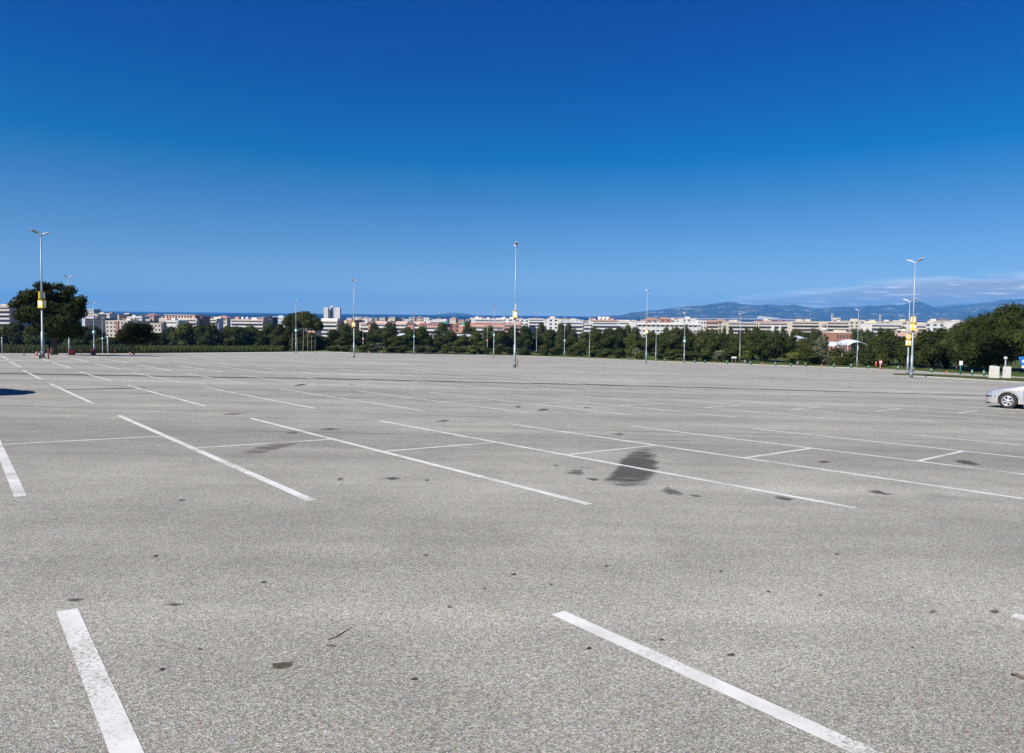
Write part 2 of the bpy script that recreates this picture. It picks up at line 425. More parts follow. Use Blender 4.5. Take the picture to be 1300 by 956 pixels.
for nm, mm, pts in [
    ('dirt_stain', 'dirt', [(717, 600), (728, 596), (738, 595), (745, 601), (738, 604), (727, 603)]),
    ('dirt_stain', 'dirt', [(700, 590), (706, 589), (712, 592), (706, 593)]),
    ('dirt_stain', 'dirt', [(742, 607), (756, 607), (763, 610), (752, 611)]),
    ('dirt_stain', 'dirt', [(835, 624), (846, 617), (858, 621), (872, 628), (868, 630), (848, 628)]),
    ('dirt_stain', 'dirt', [(870, 628), (886, 628), (897, 632), (880, 631)]),
    ('brown_stain', 'rust', [(305, 574), (322, 567), (345, 564), (372, 562), (385, 561), (375, 566), (350, 572), (328, 577), (310, 577)]),
    ('brown_stain', 'rust', [(360, 550), (370, 548), (381, 548), (376, 551), (364, 551)]),
    ('brown_stain', 'rust', [(278, 526), (295, 524.5), (315, 523.3), (318, 524.3), (300, 526.3), (282, 527)]),
    ('brown_stain', 'rust', [(774, 551), (788, 549), (796, 551), (788, 554)]),
    ('brown_stain', 'rust', [(1036, 586), (1048, 584), (1056, 587), (1044, 589)]),
    ('oil_stain', 'oil', [(1212, 584.5), (1222, 584), (1236, 586), (1246, 590), (1238, 591.3), (1224, 589.5), (1214, 587)]),
    ('oil_stain', 'oil', [(681, 521), (688, 519), (697, 519), (695, 521), (686, 522)]),
    ('dirt_stain', 'dirt', [(738, 517.5), (746, 516.6), (752, 517.6), (744, 518.6)]),
    ('dirt_stain', 'dirt', [(652, 515.5), (660, 515), (663, 517.5), (656, 518)]),
    ('dirt_stain', 'dirt', [(551, 535), (565, 532.5), (575, 533), (566, 535.5), (555, 536)]),
    ('oil_stain', 'oil', [(370, 489.6), (377, 488.2), (384, 487), (393, 487.2), (388, 488.6), (378, 490.2)]),
    ('dirt_stain', 'dirt', [(441, 487.8), (447, 487), (452, 487.4), (446, 488.3)]),
    ('dirt_stain', 'dirt', [(1096, 623), (1112, 620), (1124, 626), (1140, 628), (1128, 629), (1112, 627)]),
    ('dirt_stain', 'dirt', [(978, 629), (995, 630), (1010, 634), (1004, 637), (986, 634)]),
    ('dirt_stain', 'dirt', [(425, 608), (434, 606), (438, 608.5), (430, 611)]),
    ('dirt_stain', 'dirt', [(485, 607), (500, 605), (512, 608), (496, 610)]),
    ('dirt_stain', 'dirt', [(538, 609), (545, 608), (546, 611), (540, 611)]),
    ('dirt_stain', 'dirt', [(400, 545), (420, 543), (438, 545), (418, 547)]),
    ('dirt_stain', 'dirt', [(80, 762), (95, 758), (112, 760), (98, 765)]),
    ('dirt_stain', 'dirt', [(204, 768), (222, 765), (244, 767), (222, 770)]),
    ('dirt_stain', 'dirt', [(566, 770), (572, 767), (576, 771), (570, 773)]),
    ('dirt_stain', 'dirt', [(1176, 776), (1186, 774), (1192, 778), (1182, 779)]),
    ('dirt_stain', 'dirt', [(1254, 775), (1264, 773), (1272, 777), (1262, 780)]),
    ('dirt_stain', 'dirt', [(224, 634), (232, 633), (238, 635), (230, 637)]),
]: decal(nm, M[mm], pts)
M['moss'] = make_stain('dry_moss_patch', (.062, .050, .030), .9, 14, .2, .75)
decal('moss_patch', M['moss'], [(344, 847), (348, 842), (358, 840.5), (370, 840.5), (374, 844), (368, 849), (356, 851), (347, 850)])
def seam(name, pts, widths, lift=.0015, m='tar'):
    L = [to_lat(*hit(x, y).xy) for x, y in pts]; vs = []; fade = []
    n = 0
    for i in range(len(L)-1):
        p, q = L[i], L[i+1]; k = max(2, int(abs(q[0]-p[0])/1.2))
        for j in range(k if i < len(L)-2 else k+1):
            t = j/k; x, y = p[0]+(q[0]-p[0])*t, p[1]+(q[1]-p[1])*t
            w = widths[i]+(widths[i+1]-widths[i])*t
            w *= .8+.45*noise.noise(Vector((x*.35, 0, 7)))
            for dy, f in ((-w/2, 0.), (-w/4, 1.), (w/3, 1.), (w/2, 0.)):
                vs.append((x, y+dy, lot_z(x, y+dy)+lift)); fade.append(f)
            n += 1
    mb = MB().add(vs, [(i*4+j, (i+1)*4+j, (i+1)*4+j+1, i*4+j+1) for i in range(n-1) for j in range(3)])
    o = mb.build(name, M[m]); o.rotation_euler.z = PSI
    at = o.data.attributes.new('fade', 'FLOAT', 'POINT'); at.data.foreach_set('value', fade)
    structure(o)
seam('drainage_seam', [(-60, 473.2), (0, 474), (100, 476), (182, 477.3), (255, 478.6), (398, 480.5), (500, 482.7), (600, 485.2), (700, 487.2), (800, 489.6), (930, 493.2), (1083, 497.6), (1250, 502.5), (1330, 505)],
     [1.5]*10+[1.3, 1.1, .9, .8])
M['joint'] = make_stain('faint_paving_joint', (.12, .11, .10), .30, 1.5, .3, 1.3)
for pts in ([(300, 547), (420, 549.4), (560, 552.2), (700, 555.5), (860, 559.5), (1000, 563)], [(-20, 514.5), (120, 518), (300, 522), (480, 525.5), (640, 530)], [(560, 541), (760, 546), (1000, 553), (1320, 563)]):
    seam('paving_joint', pts, [.22]*len(pts), .0008, 'joint')
seam('tar_repair', [(-40, 497.4), (0, 496.4), (60, 495), (110, 494), (160, 493), (186, 492.4)], [.35, .4, .5, .9, 1.1, .5])

# grass island on the right of the lot, kerbed
def build_island():
    low = [(1134, 477.4), (1160, 478.0), (1200, 480.2), (1240, 482.6), (1270, 484.6), (1340, 488.5)]
    up = [(1134, 476.6), (1165, 476.2), (1200, 477.5), (1240, 479.4), (1270, 480.8), (1340, 483)]
    vs = []
    for a, b in zip(low, up):
        A, B = hit(*a), hit(*b); N = (B-A).normalized()*.15
        for P, dz in ((A, -.05), (A, .12), (A+N, .125)): vs.append((P.x, P.y, lot_zw(P.x, P.y)+dz))
        for P, dz in ((B-N, .125), (B, .12), (B, -.05)): vs.append((P.x, P.y, lot_zw(P.x, P.y)+dz))
    n = len(low)
    kb = MB().add(vs, [(i*6+j, (i+1)*6+j, (i+1)*6+j+1, i*6+j+1) for i in range(n-1) for j in (0, 1, 3, 4)] + [(0, 1, 2, 3, 4, 5)])
    structure(kb.build('island_kerb', M['kerb']))
    g = MB()
    gv = []
    for i in range(n):
        a, b = Vector(vs[i*6+2]), Vector(vs[i*6+3])
        for t in (0, .33, .66, 1): gv.append(a.lerp(b, t)+Vector((0, 0, .03+.10*math.sin(math.pi*t))))
    g.add(gv, [(i*4+j, (i+1)*4+j, (i+1)*4+j+1, i*4+j+1) for i in range(n-1) for j in range(3)])
    structure(g.build('grass_island', M['grass']))
build_island()

# ------------------------------------------------------------------ landmarks used by the labels
LAND = [(5, 'the left photo edge'), (54, 'the near left lamp'), (84, 'the big round pine'), (119, 'the lamp beside the big pine'), (169, 'the small asphalt tree'),
        (226, 'the arcaded hotel'), (277, 'the short thick pole'), (300, 'the red-signed hedge lamp'), (329, 'the teal-signed hedge lamp'), (385, 'the umbrella pines'), (421, 'the white tower'), (449, 'the lamp beside the tower'),
        (494, 'the salmon terrace block'), (525, 'the terrace block lamp'), (571, 'the red-roofed hotel'), (627, 'the lamp left of centre'), (654, 'the central lamp'), (681, 'the thin plain lamp'), (716, 'the lamp right of centre'),
        (748, 'the white terraces lamp'), (768, 'the three roof drums'), (820, 'the yellow-signed lamp at the white block'), (868, 'the teal-signed lamp at the white block'), (904, 'the orange houses'), (939, 'the white board lamp'), (977, 'the white skyline cube'),
        (1010, 'the long cream hotel'), (1046, 'the white sphere'), (1069, 'the leafless tree'), (1088, 'the tent roof lamp'), (1118, 'the red-white sign'), (1155, 'the twin lamps'), (1187, 'the broad white block'), (1220, 'the white square sign'), (1268, 'the concrete blocks'), (1296, 'the right photo edge')]
LAB = {}
def place(px, what, skip=()):
    """a phrase that says where the thing stands, by the things one finds next to it"""
    c = sorted((abs(px-x), x, s) for x, s in LAND if x not in skip)
    L = [q for q in c if q[1] <= px][:2]; G = [q for q in c if q[1] > px][:2]
    opts = []
    d, x, s = c[0]
    if d < 4.5: opts.append('straight behind ' + s)
    if L and L[0][0] < 13: opts.append('just right of ' + L[0][2])
    if G and G[0][0] < 13: opts.append('just left of ' + G[0][2])
    if L and G:
        if L[0][0] < G[0][0]: opts += [f'right of {L[0][2]}', f'left of {G[0][2]}']
        else: opts += [f'left of {G[0][2]}', f'right of {L[0][2]}']
        opts.append(f'midway from {L[0][2]} to {G[0][2]}')
        opts += [f'nearer {c[0][2]} than {(L if c[0][1] > px else G)[0][2]}', f'second right of {L[0][2]}', f'second left of {G[0][2]}', f'third right of {L[0][2]}', f'third left of {G[0][2]}']
    for o in opts:
        if f'{what} {o}' not in LAB and len(f'{what} {o}'.split()) <= 16: break
    LAB[f'{what} {o}'] = 1
    return f'{what} {o}'

# ------------------------------------------------------------------ lamps
def sign_box(post, h, m, both, w=.50, tall=.72):
    b = MB().box((0, 0, h), (w, w, tall), chamfer=.05).build('sign_box', M[m], post)
    f = MB()
    for k in range(4):
        a = k*math.pi/2
        nx, ny = math.cos(a), math.sin(a)
        # rounded white emblem patch, 3 mm proud
        ring = [(.19*math.cos(q*math.pi/6)*(1.0 if q % 2 else .9), .22*math.sin(q*math.pi/6)*(1 if q % 3 else .85)+.07) for q in range(12)]
        vs = [(nx*(w/2+.003) - ny*u, ny*(w/2+.003) + nx*u, h+v) for u, v in ring]
        f.add(vs, [tuple(range(12))])
        vs = [(nx*(w/2+.003) - ny*u, ny*(w/2+.003) + nx*u, h+v) for u, v in ((-.15, -.26), (.15, -.26), (.15, -.19), (-.15, -.19))]
        f.add(vs, [(0, 1, 2, 3)])
    f.build('emblem', M['white'], b)
    MB().tube([(0, 0, h-tall/2-.12), (0, 0, h-tall/2)], .13, 10).build('bracket', M['steel_dark'], b)
    if both:
        c = h+tall/2+.42
        for sy in (-.24, .24):
            p = MB().box((0, sy, c), (.10, .30, .66)).build('letter_panel', M[m], post)
            for sx in (-1, 1):
                vs = [(sx*.0535, sy+u, c+v) for u, v in ((-.09, -.2), (.09, -.2), (.09, .2), (-.09, .2))]
                MB().add(vs, [(0, 1, 2, 3)]).build('panel_plate', M['white'], p)
            MB().box((0, sy*.35, c), (.05, .14, .05)).build('bracket', M['steel_dark'], p)
def head(post, H, sgn):
    a = MB().tube([(0, 0, H-.25), (0, sgn*.12, H-.10), (0, sgn*.45, H+.04)], [.045, .045, .04], 8).build('lamp_arm', M['lamp'], post)
    mb = MB(); L0, L1 = .35, 1.38
    prof = [(0, .09, .05), (.15, .16, .08), (.45, .19, .10), (.8, .17, .085), (.97, .10, .05), (1.03, .02, .02)]
    vs = []
    for t, w, h in prof:
        y = sgn*(L0+t*1.0); z = H + .02 + t*.24
        for k in range(10):
            q = 2*math.pi*k/10
            vs.append((w*math.cos(q), y, z + h*(math.sin(q) if math.sin(q) > 0 else .45*math.sin(q))))
    fs = [(i*10+k, i*10+(k+1) % 10, (i+1)*10+(k+1) % 10, (i+1)*10+k) for i in range(len(prof)-1) for k in range(10)]
    fs += [tuple(range(9, -1, -1)), tuple(50+k for k in range(10))]
    mb.add(vs, fs, True); h = mb.build('lamp_head', M['lamp'], post)
    g = MB()
    for t0, w0, t1, w1 in ((.2, .12, .78, .11),):
        vs = [(sx*w, sgn*(L0+t), H+.02+t*.24-.056) for t, w in ((t0, w0), (t1, w1)) for sx in (-1, 1)]
        g.add(vs, [(0, 1, 3, 2)])
    g.build('lamp_lens', M['lens'], h)
def lamp_post(px, yb, yt, label, sign=None, both=False, heads=True, thick=1., lean=0.):
    b = hit(px, yb)
    if yb > 900:                                      # foot hidden: a twelve-metre lamp like its neighbours
        lo, hi = 30, 260
        for _ in range(40):
            m = (lo+hi)/2; q = at_depth(px, yt, m)
            if q.z - lot_zw(q.x, q.y) < 12: lo = m
            else: hi = m
        b = Vector((q.x, q.y, lot_zw(q.x, q.y)))
    D = b.y
    top = at_depth(px, yt, D); H = max(4, top.z - b.z)
    p = thing('lamp_post', label, 'lamp post', b, PSI, 'tall double lamps of the car park')
    MB().tube([(0, 0, -.05), (0, 0, 2.4), (0, 0, 2.41), (0, 0, H*.55), (0, 0, H)], [.125*thick, .12*thick, .085*thick, .07*thick, .045*thick], 14).build('pole', M['steel'], p)
    MB().box((0, 0, .02), (.42, .42, .05)).tube([(0, 0, 0), (0, 0, .62)], .16*thick, 12).build('base_sleeve', M['steel_dark'], p)
    if sign: sign_box(p, 5.25*H/12, sign, both)
    if heads:
        for s in (1, -1): head(p, H, s)
    return p
LAMPS = [
    (54.4, 454.6, 297, 'tall near left lamp with yellow box sign, standing before the big round pine', 'yellow', True),
    (86.5, 999, 352, 'double lamp rising from behind the crown of the big round pine', None, False),
    (118.6, 999, 385, 'lamp with teal sign box just right of the big round pine', 'teal', False),
    (129.7, 999, 404, 'lower lamp with teal sign, second to the right of the big pine', 'teal', False),
    (375.8, 447.9, 382.5, 'teal-signed lamp standing in front of the umbrella pine clump', 'teal', False),
    (328.8, 446.4, 394, 'teal-signed lamp at the hedge left of the umbrella pine clump', 'teal', False),
    (300, 445.9, 407, 'lamp with small red sign at the hedge, left of the umbrella pines', 'red', False),
    (449.4, 454.2, 357, 'yellow-signed lamp just right of the white tower block', 'yellow', True),
    (525.5, 449.7, 398.5, 'teal-signed lamp in front of the long salmon terrace block', 'teal', False),
    (597-136, 447.3, 408, 'red-signed lamp just right of the yellow-signed lamp by the white tower', 'red', False),
    (626.8, 453.5, 388.5, 'teal-signed lamp nearest to the left of the central lamp', 'teal', False),
    (653.4, 466.7, 312, 'tall central lamp with yellow box sign, standing alone on the asphalt', 'yellow', True),
    (618.5, 450.4, 409, 'red-signed lamp left of the central lamp, at the grass edge', 'red', False),
    (716.4, 454.3, 404, 'teal-signed lamp right of the central lamp, before the white terraces', 'teal', False),
    (681, 451.8, 405, 'plain thin lamp at the grass edge just right of the central lamp', None, False),
    (748.2, 455, 404, 'plain lamp without sign in front of the white terraces', None, False),
    (820.2, 461.4, 369, 'yellow-signed lamp in front of the left end of the long white block', 'yellow', True),
    (832.5, 458.4, 403, 'plain lamp just right of the yellow-signed lamp at the long white block', None, False),
    (868.4, 460.5, 397.5, 'teal-signed lamp in front of the right half of the long white block', 'teal', True),
    (938.9, 461.8, 399, 'plain lamp rising above the little white board on two legs', None, False),
    (1087.8, 467, 393.5, 'plain lamp standing in front of the white tent roofs', None, False),
    (1157, 479.4, 332, 'tallest lamp on the right, the nearer of the twin yellow-signed lamps', 'yellow', True),
    (1152, 476, 382, 'lower one behind of the twin yellow-signed lamps on the right', 'yellow', True),
]
for l in LAMPS: lamp_post(*l)

# short poles in the greenery beyond the hedge
def short_pole(px, yb, yt, D, label, w=.09, top=None):
    b = at_depth(px, yb, D); t = at_depth(px, yt, D)
    gz = ground_z(b.x, b.y)
    p = thing('street_pole', label, 'pole', (b.x, b.y, gz))
    H = t.z-gz
    MB().tube([(0, 0, -.1), (0, 0, H)], [w, w*.8], 10).build('pole', M['steel'], p)
    if top == 'arm':
        MB().tube([(-1.1, 0, H-.1), (0, 0, H-.25), (1.1, 0, H-.1)], .07, 8).build('lamp_arm', M['steel'], p)
        for s in (-1, 1): MB().lathe([(.05, 0), (.28, .03), (.24, .14), (.04, .2)], (s*1.15, 0, H-.12), 10).build('lamp_head', M['lamp'], p)
    elif top == 'cap':
        MB().lathe([(.1, 0), (.2, .05), (.2, .32), (.1, .4)], (0, 0, H), 10).build('pole_cap', M['lamp'], p)
    return p
short_pole(277.3, 439, 411, 290, 'short thick pale pole standing behind the clipped hedge, left of the red-signed lamp', .2, 'cap')
short_pole(417.9, 442, 420, 262, 'short pale pole in the bushes right below the white tower block', .16, 'cap')
short_pole(549.9, 443, 424, 285, 'short street lamp with two arms in the bushes before the red-roofed hotel', .16, 'arm')
short_pole(566.5, 440, 425, 300, 'thin two-armed street lamp in the bushes below the salmon hotel corner', .10, 'arm')
short_pole(137, 444, 429, 200, 'low grey pole behind the teal-signed lamps right of the big pine', .22, 'cap')
short_pole(2.7, 443, 429.6, 225, 'low teal-grey pole with white cap at the photo\'s left edge', .16, 'cap')
short_pole(1276, 474, 456.5, 90, 'thin white pole rising behind the right concrete block', .10, 'cap')

# ------------------------------------------------------------------ plants
def leaf_cloud(mb, lobes, n, size, seed, shell=.45, flat=1., core=None):
    rnd = random.Random(seed)
    tot = sum(l[3]*l[4]*l[5] for l in lobes); vs = []; fs = []
    for cx, cy, cz, rx, ry, rz in lobes:
        k = int(n*rx*ry*rz/tot) + 8
        for _ in range(k):
            while True:
                d = Vector((rnd.uniform(-1, 1), rnd.uniform(-1, 1), rnd.uniform(-1, 1)))
                if .05 < d.length < 1: break
            d.normalize()
            rr = (shell + (1-shell)*rnd.random()**.6)
            rr *= 1 + .22*noise.noise(d*2.3 + Vector((seed*1.7, cx, cz)))
            p = Vector((cx+d.x*rx*rr, cy+d.y*ry*rr, cz+d.z*rz*rr))
            nrm = (d*.9 + Vector((rnd.uniform(-1, 1), rnd.uniform(-1, 1), rnd.uniform(-.6, 1.1)))).normalized()
            a = nrm.orthogonal().normalized(); a.rotate(Matrix.Rotation(rnd.uniform(0, 6.28), 3, nrm)); b = nrm.cross(a)
            s = size*rnd.uniform(.55, 1.35); t = s*rnd.uniform(.45, .9)
            o = len(vs)
            vs += [p-a*s*.5-b*t*.2, p-a*s*.1-b*t*.5, p+a*s*.55-b*t*.1+nrm*s*.12, p+a*s*.1+b*t*.5]
            fs.append((o, o+1, o+2, o+3))
    mb.add(vs, fs)
    if core:                                             # twigs and inner foliage that close the crown
        for cx, cy, cz, rx, ry, rz in lobes:
            vv = []; nn, mm = 8, 6
            for i in range(mm+1):
                for j in range(nn):
                    th, ph = math.pi*i/mm, 2*math.pi*j/nn
                    d = Vector((math.sin(th)*math.cos(ph), math.sin(th)*math.sin(ph), math.cos(th)))
                    q = core*(1+.3*noise.noise(d*2+Vector((cx, cy, seed))))
                    vv.append((cx+d.x*rx*q, cy+d.y*ry*q, cz+d.z*rz*q))
            mb.add(vv, [(i*nn+j, i*nn+(j+1) % nn, (i+1)*nn+(j+1) % nn, (i+1)*nn+j) for i in range(mm) for j in range(nn)])
    return mb
def lobes_round(seed, n, r=.5, h=1., base=.12):
    """unit crown: width 1, from base to h"""
    rnd = random.Random(seed); L = []
    for i in range(n):
        a = rnd.uniform(0, 6.28); t = rnd.random()
        zz = base + .16 + (h-base-.34)*t
        wide = math.sin(math.pi*min(1, .22+.75*t))
        q = rnd.uniform(.25, 1)*r*.72*wide
        s = rnd.uniform(.14, .24)
        L.append((math.cos(a)*q, math.sin(a)*q, zz, s*1.1, s*1.1, s*.85))
    L.append((0, 0, (base+h)/2, .30, .30, (h-base)*.36))
    return L
def lobes_umbrella(seed, n):
    rnd = random.Random(seed); L = []
    for i in range(n):
        a = rnd.uniform(0, 6.28); q = math.sqrt(rnd.random())*.38
        L.append((math.cos(a)*q, math.sin(a)*q, .82-.25*q+rnd.uniform(-.05, .05), rnd.uniform(.15, .22), rnd.uniform(.15, .22), rnd.uniform(.07, .13)))
    return L
def mesh_only(mb, name, m):
    me = bpy.data.meshes.new(name); me.from_pydata(mb.v, [], mb.f); me.polygons.foreach_set('use_smooth', mb.smooth); me.update(); me.materials.append(m)
    return me
CROWN = {}
def crown_meshes(kind, m, lobes_fn, cnt, nleaf, size, core=.72, **kw):
    CROWN[kind] = [mesh_only(leaf_cloud(MB(), lobes_fn(11+7*i, **kw), nleaf, size, 3+i, core=core), kind+'_crown', M[m]) for i in range(cnt)]
crown_meshes('pine', 'pine', lobes_round, 4, 4200, .056, core=.62, n=17, base=-.04)
crown_meshes('olive_tree', 'olive', lobes_round, 4, 4200, .056, core=.62, n=18, base=-.08)
crown_meshes('bush', 'olive', lobes_round, 3, 2200, .075, core=.62, n=13, base=-.1)
crown_meshes('bright_bush', 'bright', lobes_round, 2, 2200, .075, n=13, base=-.1)
crown_meshes('grey_bush', 'grey_leaf', lobes_round, 2, 1300, .09, n=11, base=-.1, core=.6)
crown_meshes('big_pine', 'pine', lobes_round, 3, 20000, .027, core=.6, n=34, base=.0)
crown_meshes('umbrella', 'pine', lobes_umbrella, 3, 4200, .048, n=22)
TRUNK = {}
def trunk_mesh(kind, m, h, r, limbs, seed, lean=.03):
    rnd = random.Random(seed); mb = MB()
    pts = [(0, 0, -.04)] + [(lean*rnd.uniform(-1, 1), lean*rnd.uniform(-1, 1), h*t) for t in (.35, .7, 1)]
    mb.tube(pts, [r*1.35, r, r*.8, r*.55], 9)
    for i in range(limbs):
        a = 6.28*i/limbs + rnd.uniform(-.4, .4); q = rnd.uniform(.16, .3)
        s = Vector(pts[2]); e = Vector((math.cos(a)*q, math.sin(a)*q, h+rnd.uniform(.05, .3)))
        mb.tube([s, s.lerp(e, .5)+Vector((0, 0, .02)), e], [r*.5, r*.35, r*.15], 6)
    TRUNK[kind] = mesh_only(mb, kind+'_trunk', M[m])
trunk_mesh('tree', 'bark', .5, .026, 5, 4)
trunk_mesh('bush', 'bark', .3, .02, 4, 8)
trunk_mesh('umbrella', 'pale_bark', .74, .018, 6, 5)
cnt = {}
def tree(name, kind, loc, wid, hgt, label, cat, group=None, trunk='tree', rz=None, flip=False):
    k = cnt.get(kind, 0); cnt[kind] = k+1
    t = thing(name, label, cat, loc, (k*2.4) % 6.28 if rz is None else rz, group)
    t.scale = (wid, wid, hgt)
    me = CROWN[kind][k % len(CROWN[kind])]
    link('crown', me, None, t); link('trunk', TRUNK[trunk], None, t)
    return t
def beyond(px, push):
    """a spot on the ground `push` metres past the asphalt edge, in the direction of photo column px"""
    r = ray(px, 450); az = math.atan2(r[0], r[1]); d = edge_d(az) + push
    x, y = math.sin(az)*d, math.cos(az)*d
    return Vector((x, y, ground_z(x, y)))
def belt(px, top, wpx, kind, push, what, name='tree', cat='tree', group='trees beyond the lot', trunk='tree'):
    b = beyond(px, push); t = at_depth(px, top, b.y)
    wid = wpx/FPX*b.y; h = t.z-b.z
    return tree(name, kind, b, wid, h, place(px, what), cat, group, trunk)

# the two trees standing on the asphalt at the left
def lone_tree():
    b = hit(69, 450.6); D = b.y; s = D/FPX
    t = thing('pine_tree', 'big round dark pine with a thick leaning trunk on the asphalt at the left', 'tree', b, -math.atan2(b.x, b.y)); ca = math.cos(math.atan2(b.x, b.y))
    H = 94*s
    lob = [(-28, 393, 30, 24), (-36, 402, 24, 17), (-8, 380, 32, 26), (14, 378, 28, 22), (30, 386, 26, 20), (20, 402, 28, 20), (-6, 408, 34, 20), (-22, 417, 26, 14), (34, 397, 22, 15),
           (26, 418, 22, 14), (34, 424, 16, 10), (2, 422, 24, 12), (-44, 398, 14, 10), (6, 364, 18, 10), (-18, 372, 18, 12), (0, 396, 56, 30), (8, 410, 48, 24), (-20, 396, 44, 24), (20, 394, 40, 24), (14, 424, 30, 14), (-38, 390, 20, 14), (-50, 388, 14, 8), (-46, 402, 12, 10), (-30, 377, 28, 16), (-42, 384, 22, 14), (-14, 364, 22, 12), (36, 380, 16, 12), (-8, 366, 20, 12), (22, 368, 18, 12)]
    rnd = random.Random(5); L = []
    for dx, y, w, h in lob:
        L.append((dx*s*ca, rnd.uniform(-20, 20)*s, (450.6-y)*s, w*.53*s*ca, w*.55*s, h*.55*s))
    mb = leaf_cloud(MB(), L, 30000, .22, 21, shell=.5, core=.66)
    mb.build('crown', M['pine_dark'], t)
    tr = MB().tube([(0, 0, -.2), (-.05, 0, .9), (.1, 0, 2.0), (.0, 0, 3.2), (.3, .1, 4.6)], [.42, .30, .26, .24, .12], 12)
    for a, q, z in ((.4, 2.6, 5.2), (2.2, 2.4, 4.9), (3.6, 2.8, 4.6), (5.2, 2.2, 5.6)):
        tr.tube([(.05, 0, 2.6), (math.cos(a)*q*.5, math.sin(a)*q*.5, 3.7), (math.cos(a)*q, math.sin(a)*q, z)], [.16, .11, .05], 7)
    tr.build('trunk', M['bark'], t)
    b = hit(169.5, 450.2); D = b.y; s = D/FPX
    t = thing('pine_tree', 'small dark round tree on the asphalt between the big pine and the hedge', 'tree', b, -math.atan2(b.x, b.y)); ca = math.cos(math.atan2(b.x, b.y))
    L = []
    for dx, y, w, h in [(-10, 424, 20, 14), (8, 421, 24, 18), (22, 428, 18, 12), (-2, 415, 20, 10), (16, 417, 18, 11), (-16, 430, 12, 9), (2, 430, 30, 12), (28, 434, 10, 7)]:
        L.append((dx*s*ca, rnd.uniform(-8, 8)*s, (450.2-y)*s, w*.55*s, w*.55*s, h*.6*s))
    leaf_cloud(MB(), L, 8000, .19, 8, shell=.5, core=.66).build('crown', M['pine_dark'], t)
    MB().tube([(0, 0, -.1), (.03, 0, .8), (-.04, 0, 1.7), (.1, 0, 2.4)], [.15, .11, .10, .06], 9).tube([(0, 0, 1.3), (.5, .2, 2.0)], [.06, .03], 6).tube([(0, 0, 1.3), (-.5, -.1, 1.9)], [.06, .03], 6).build('trunk', M['bark'], t)
lone_tree()

# umbrella pines
for i, (px, top, w) in enumerate([(371, 399, 24), (378, 395, 26), (385, 393.5, 30), (391, 396, 26), (396, 401, 24), (400, 405, 18)]):
    b = beyond(px, 1.5+(i*3.1) % 6); t = at_depth(px, top, b.y)
    tree('umbrella_pine', 'umbrella', b, w/FPX*b.y*1.15, (t.z-b.z)*1.06,
         ['leftmost pale-trunked pine of the umbrella clump', 'second umbrella pine from the left, right behind the teal-signed lamp', 'tallest umbrella pine in the middle of its clump',
          'fourth umbrella pine, just right of the tallest one', 'umbrella pine second from the right end of the clump', 'small low umbrella pine at the right end of the clump'][i], 'pine tree', 'umbrella pines', 'umbrella')

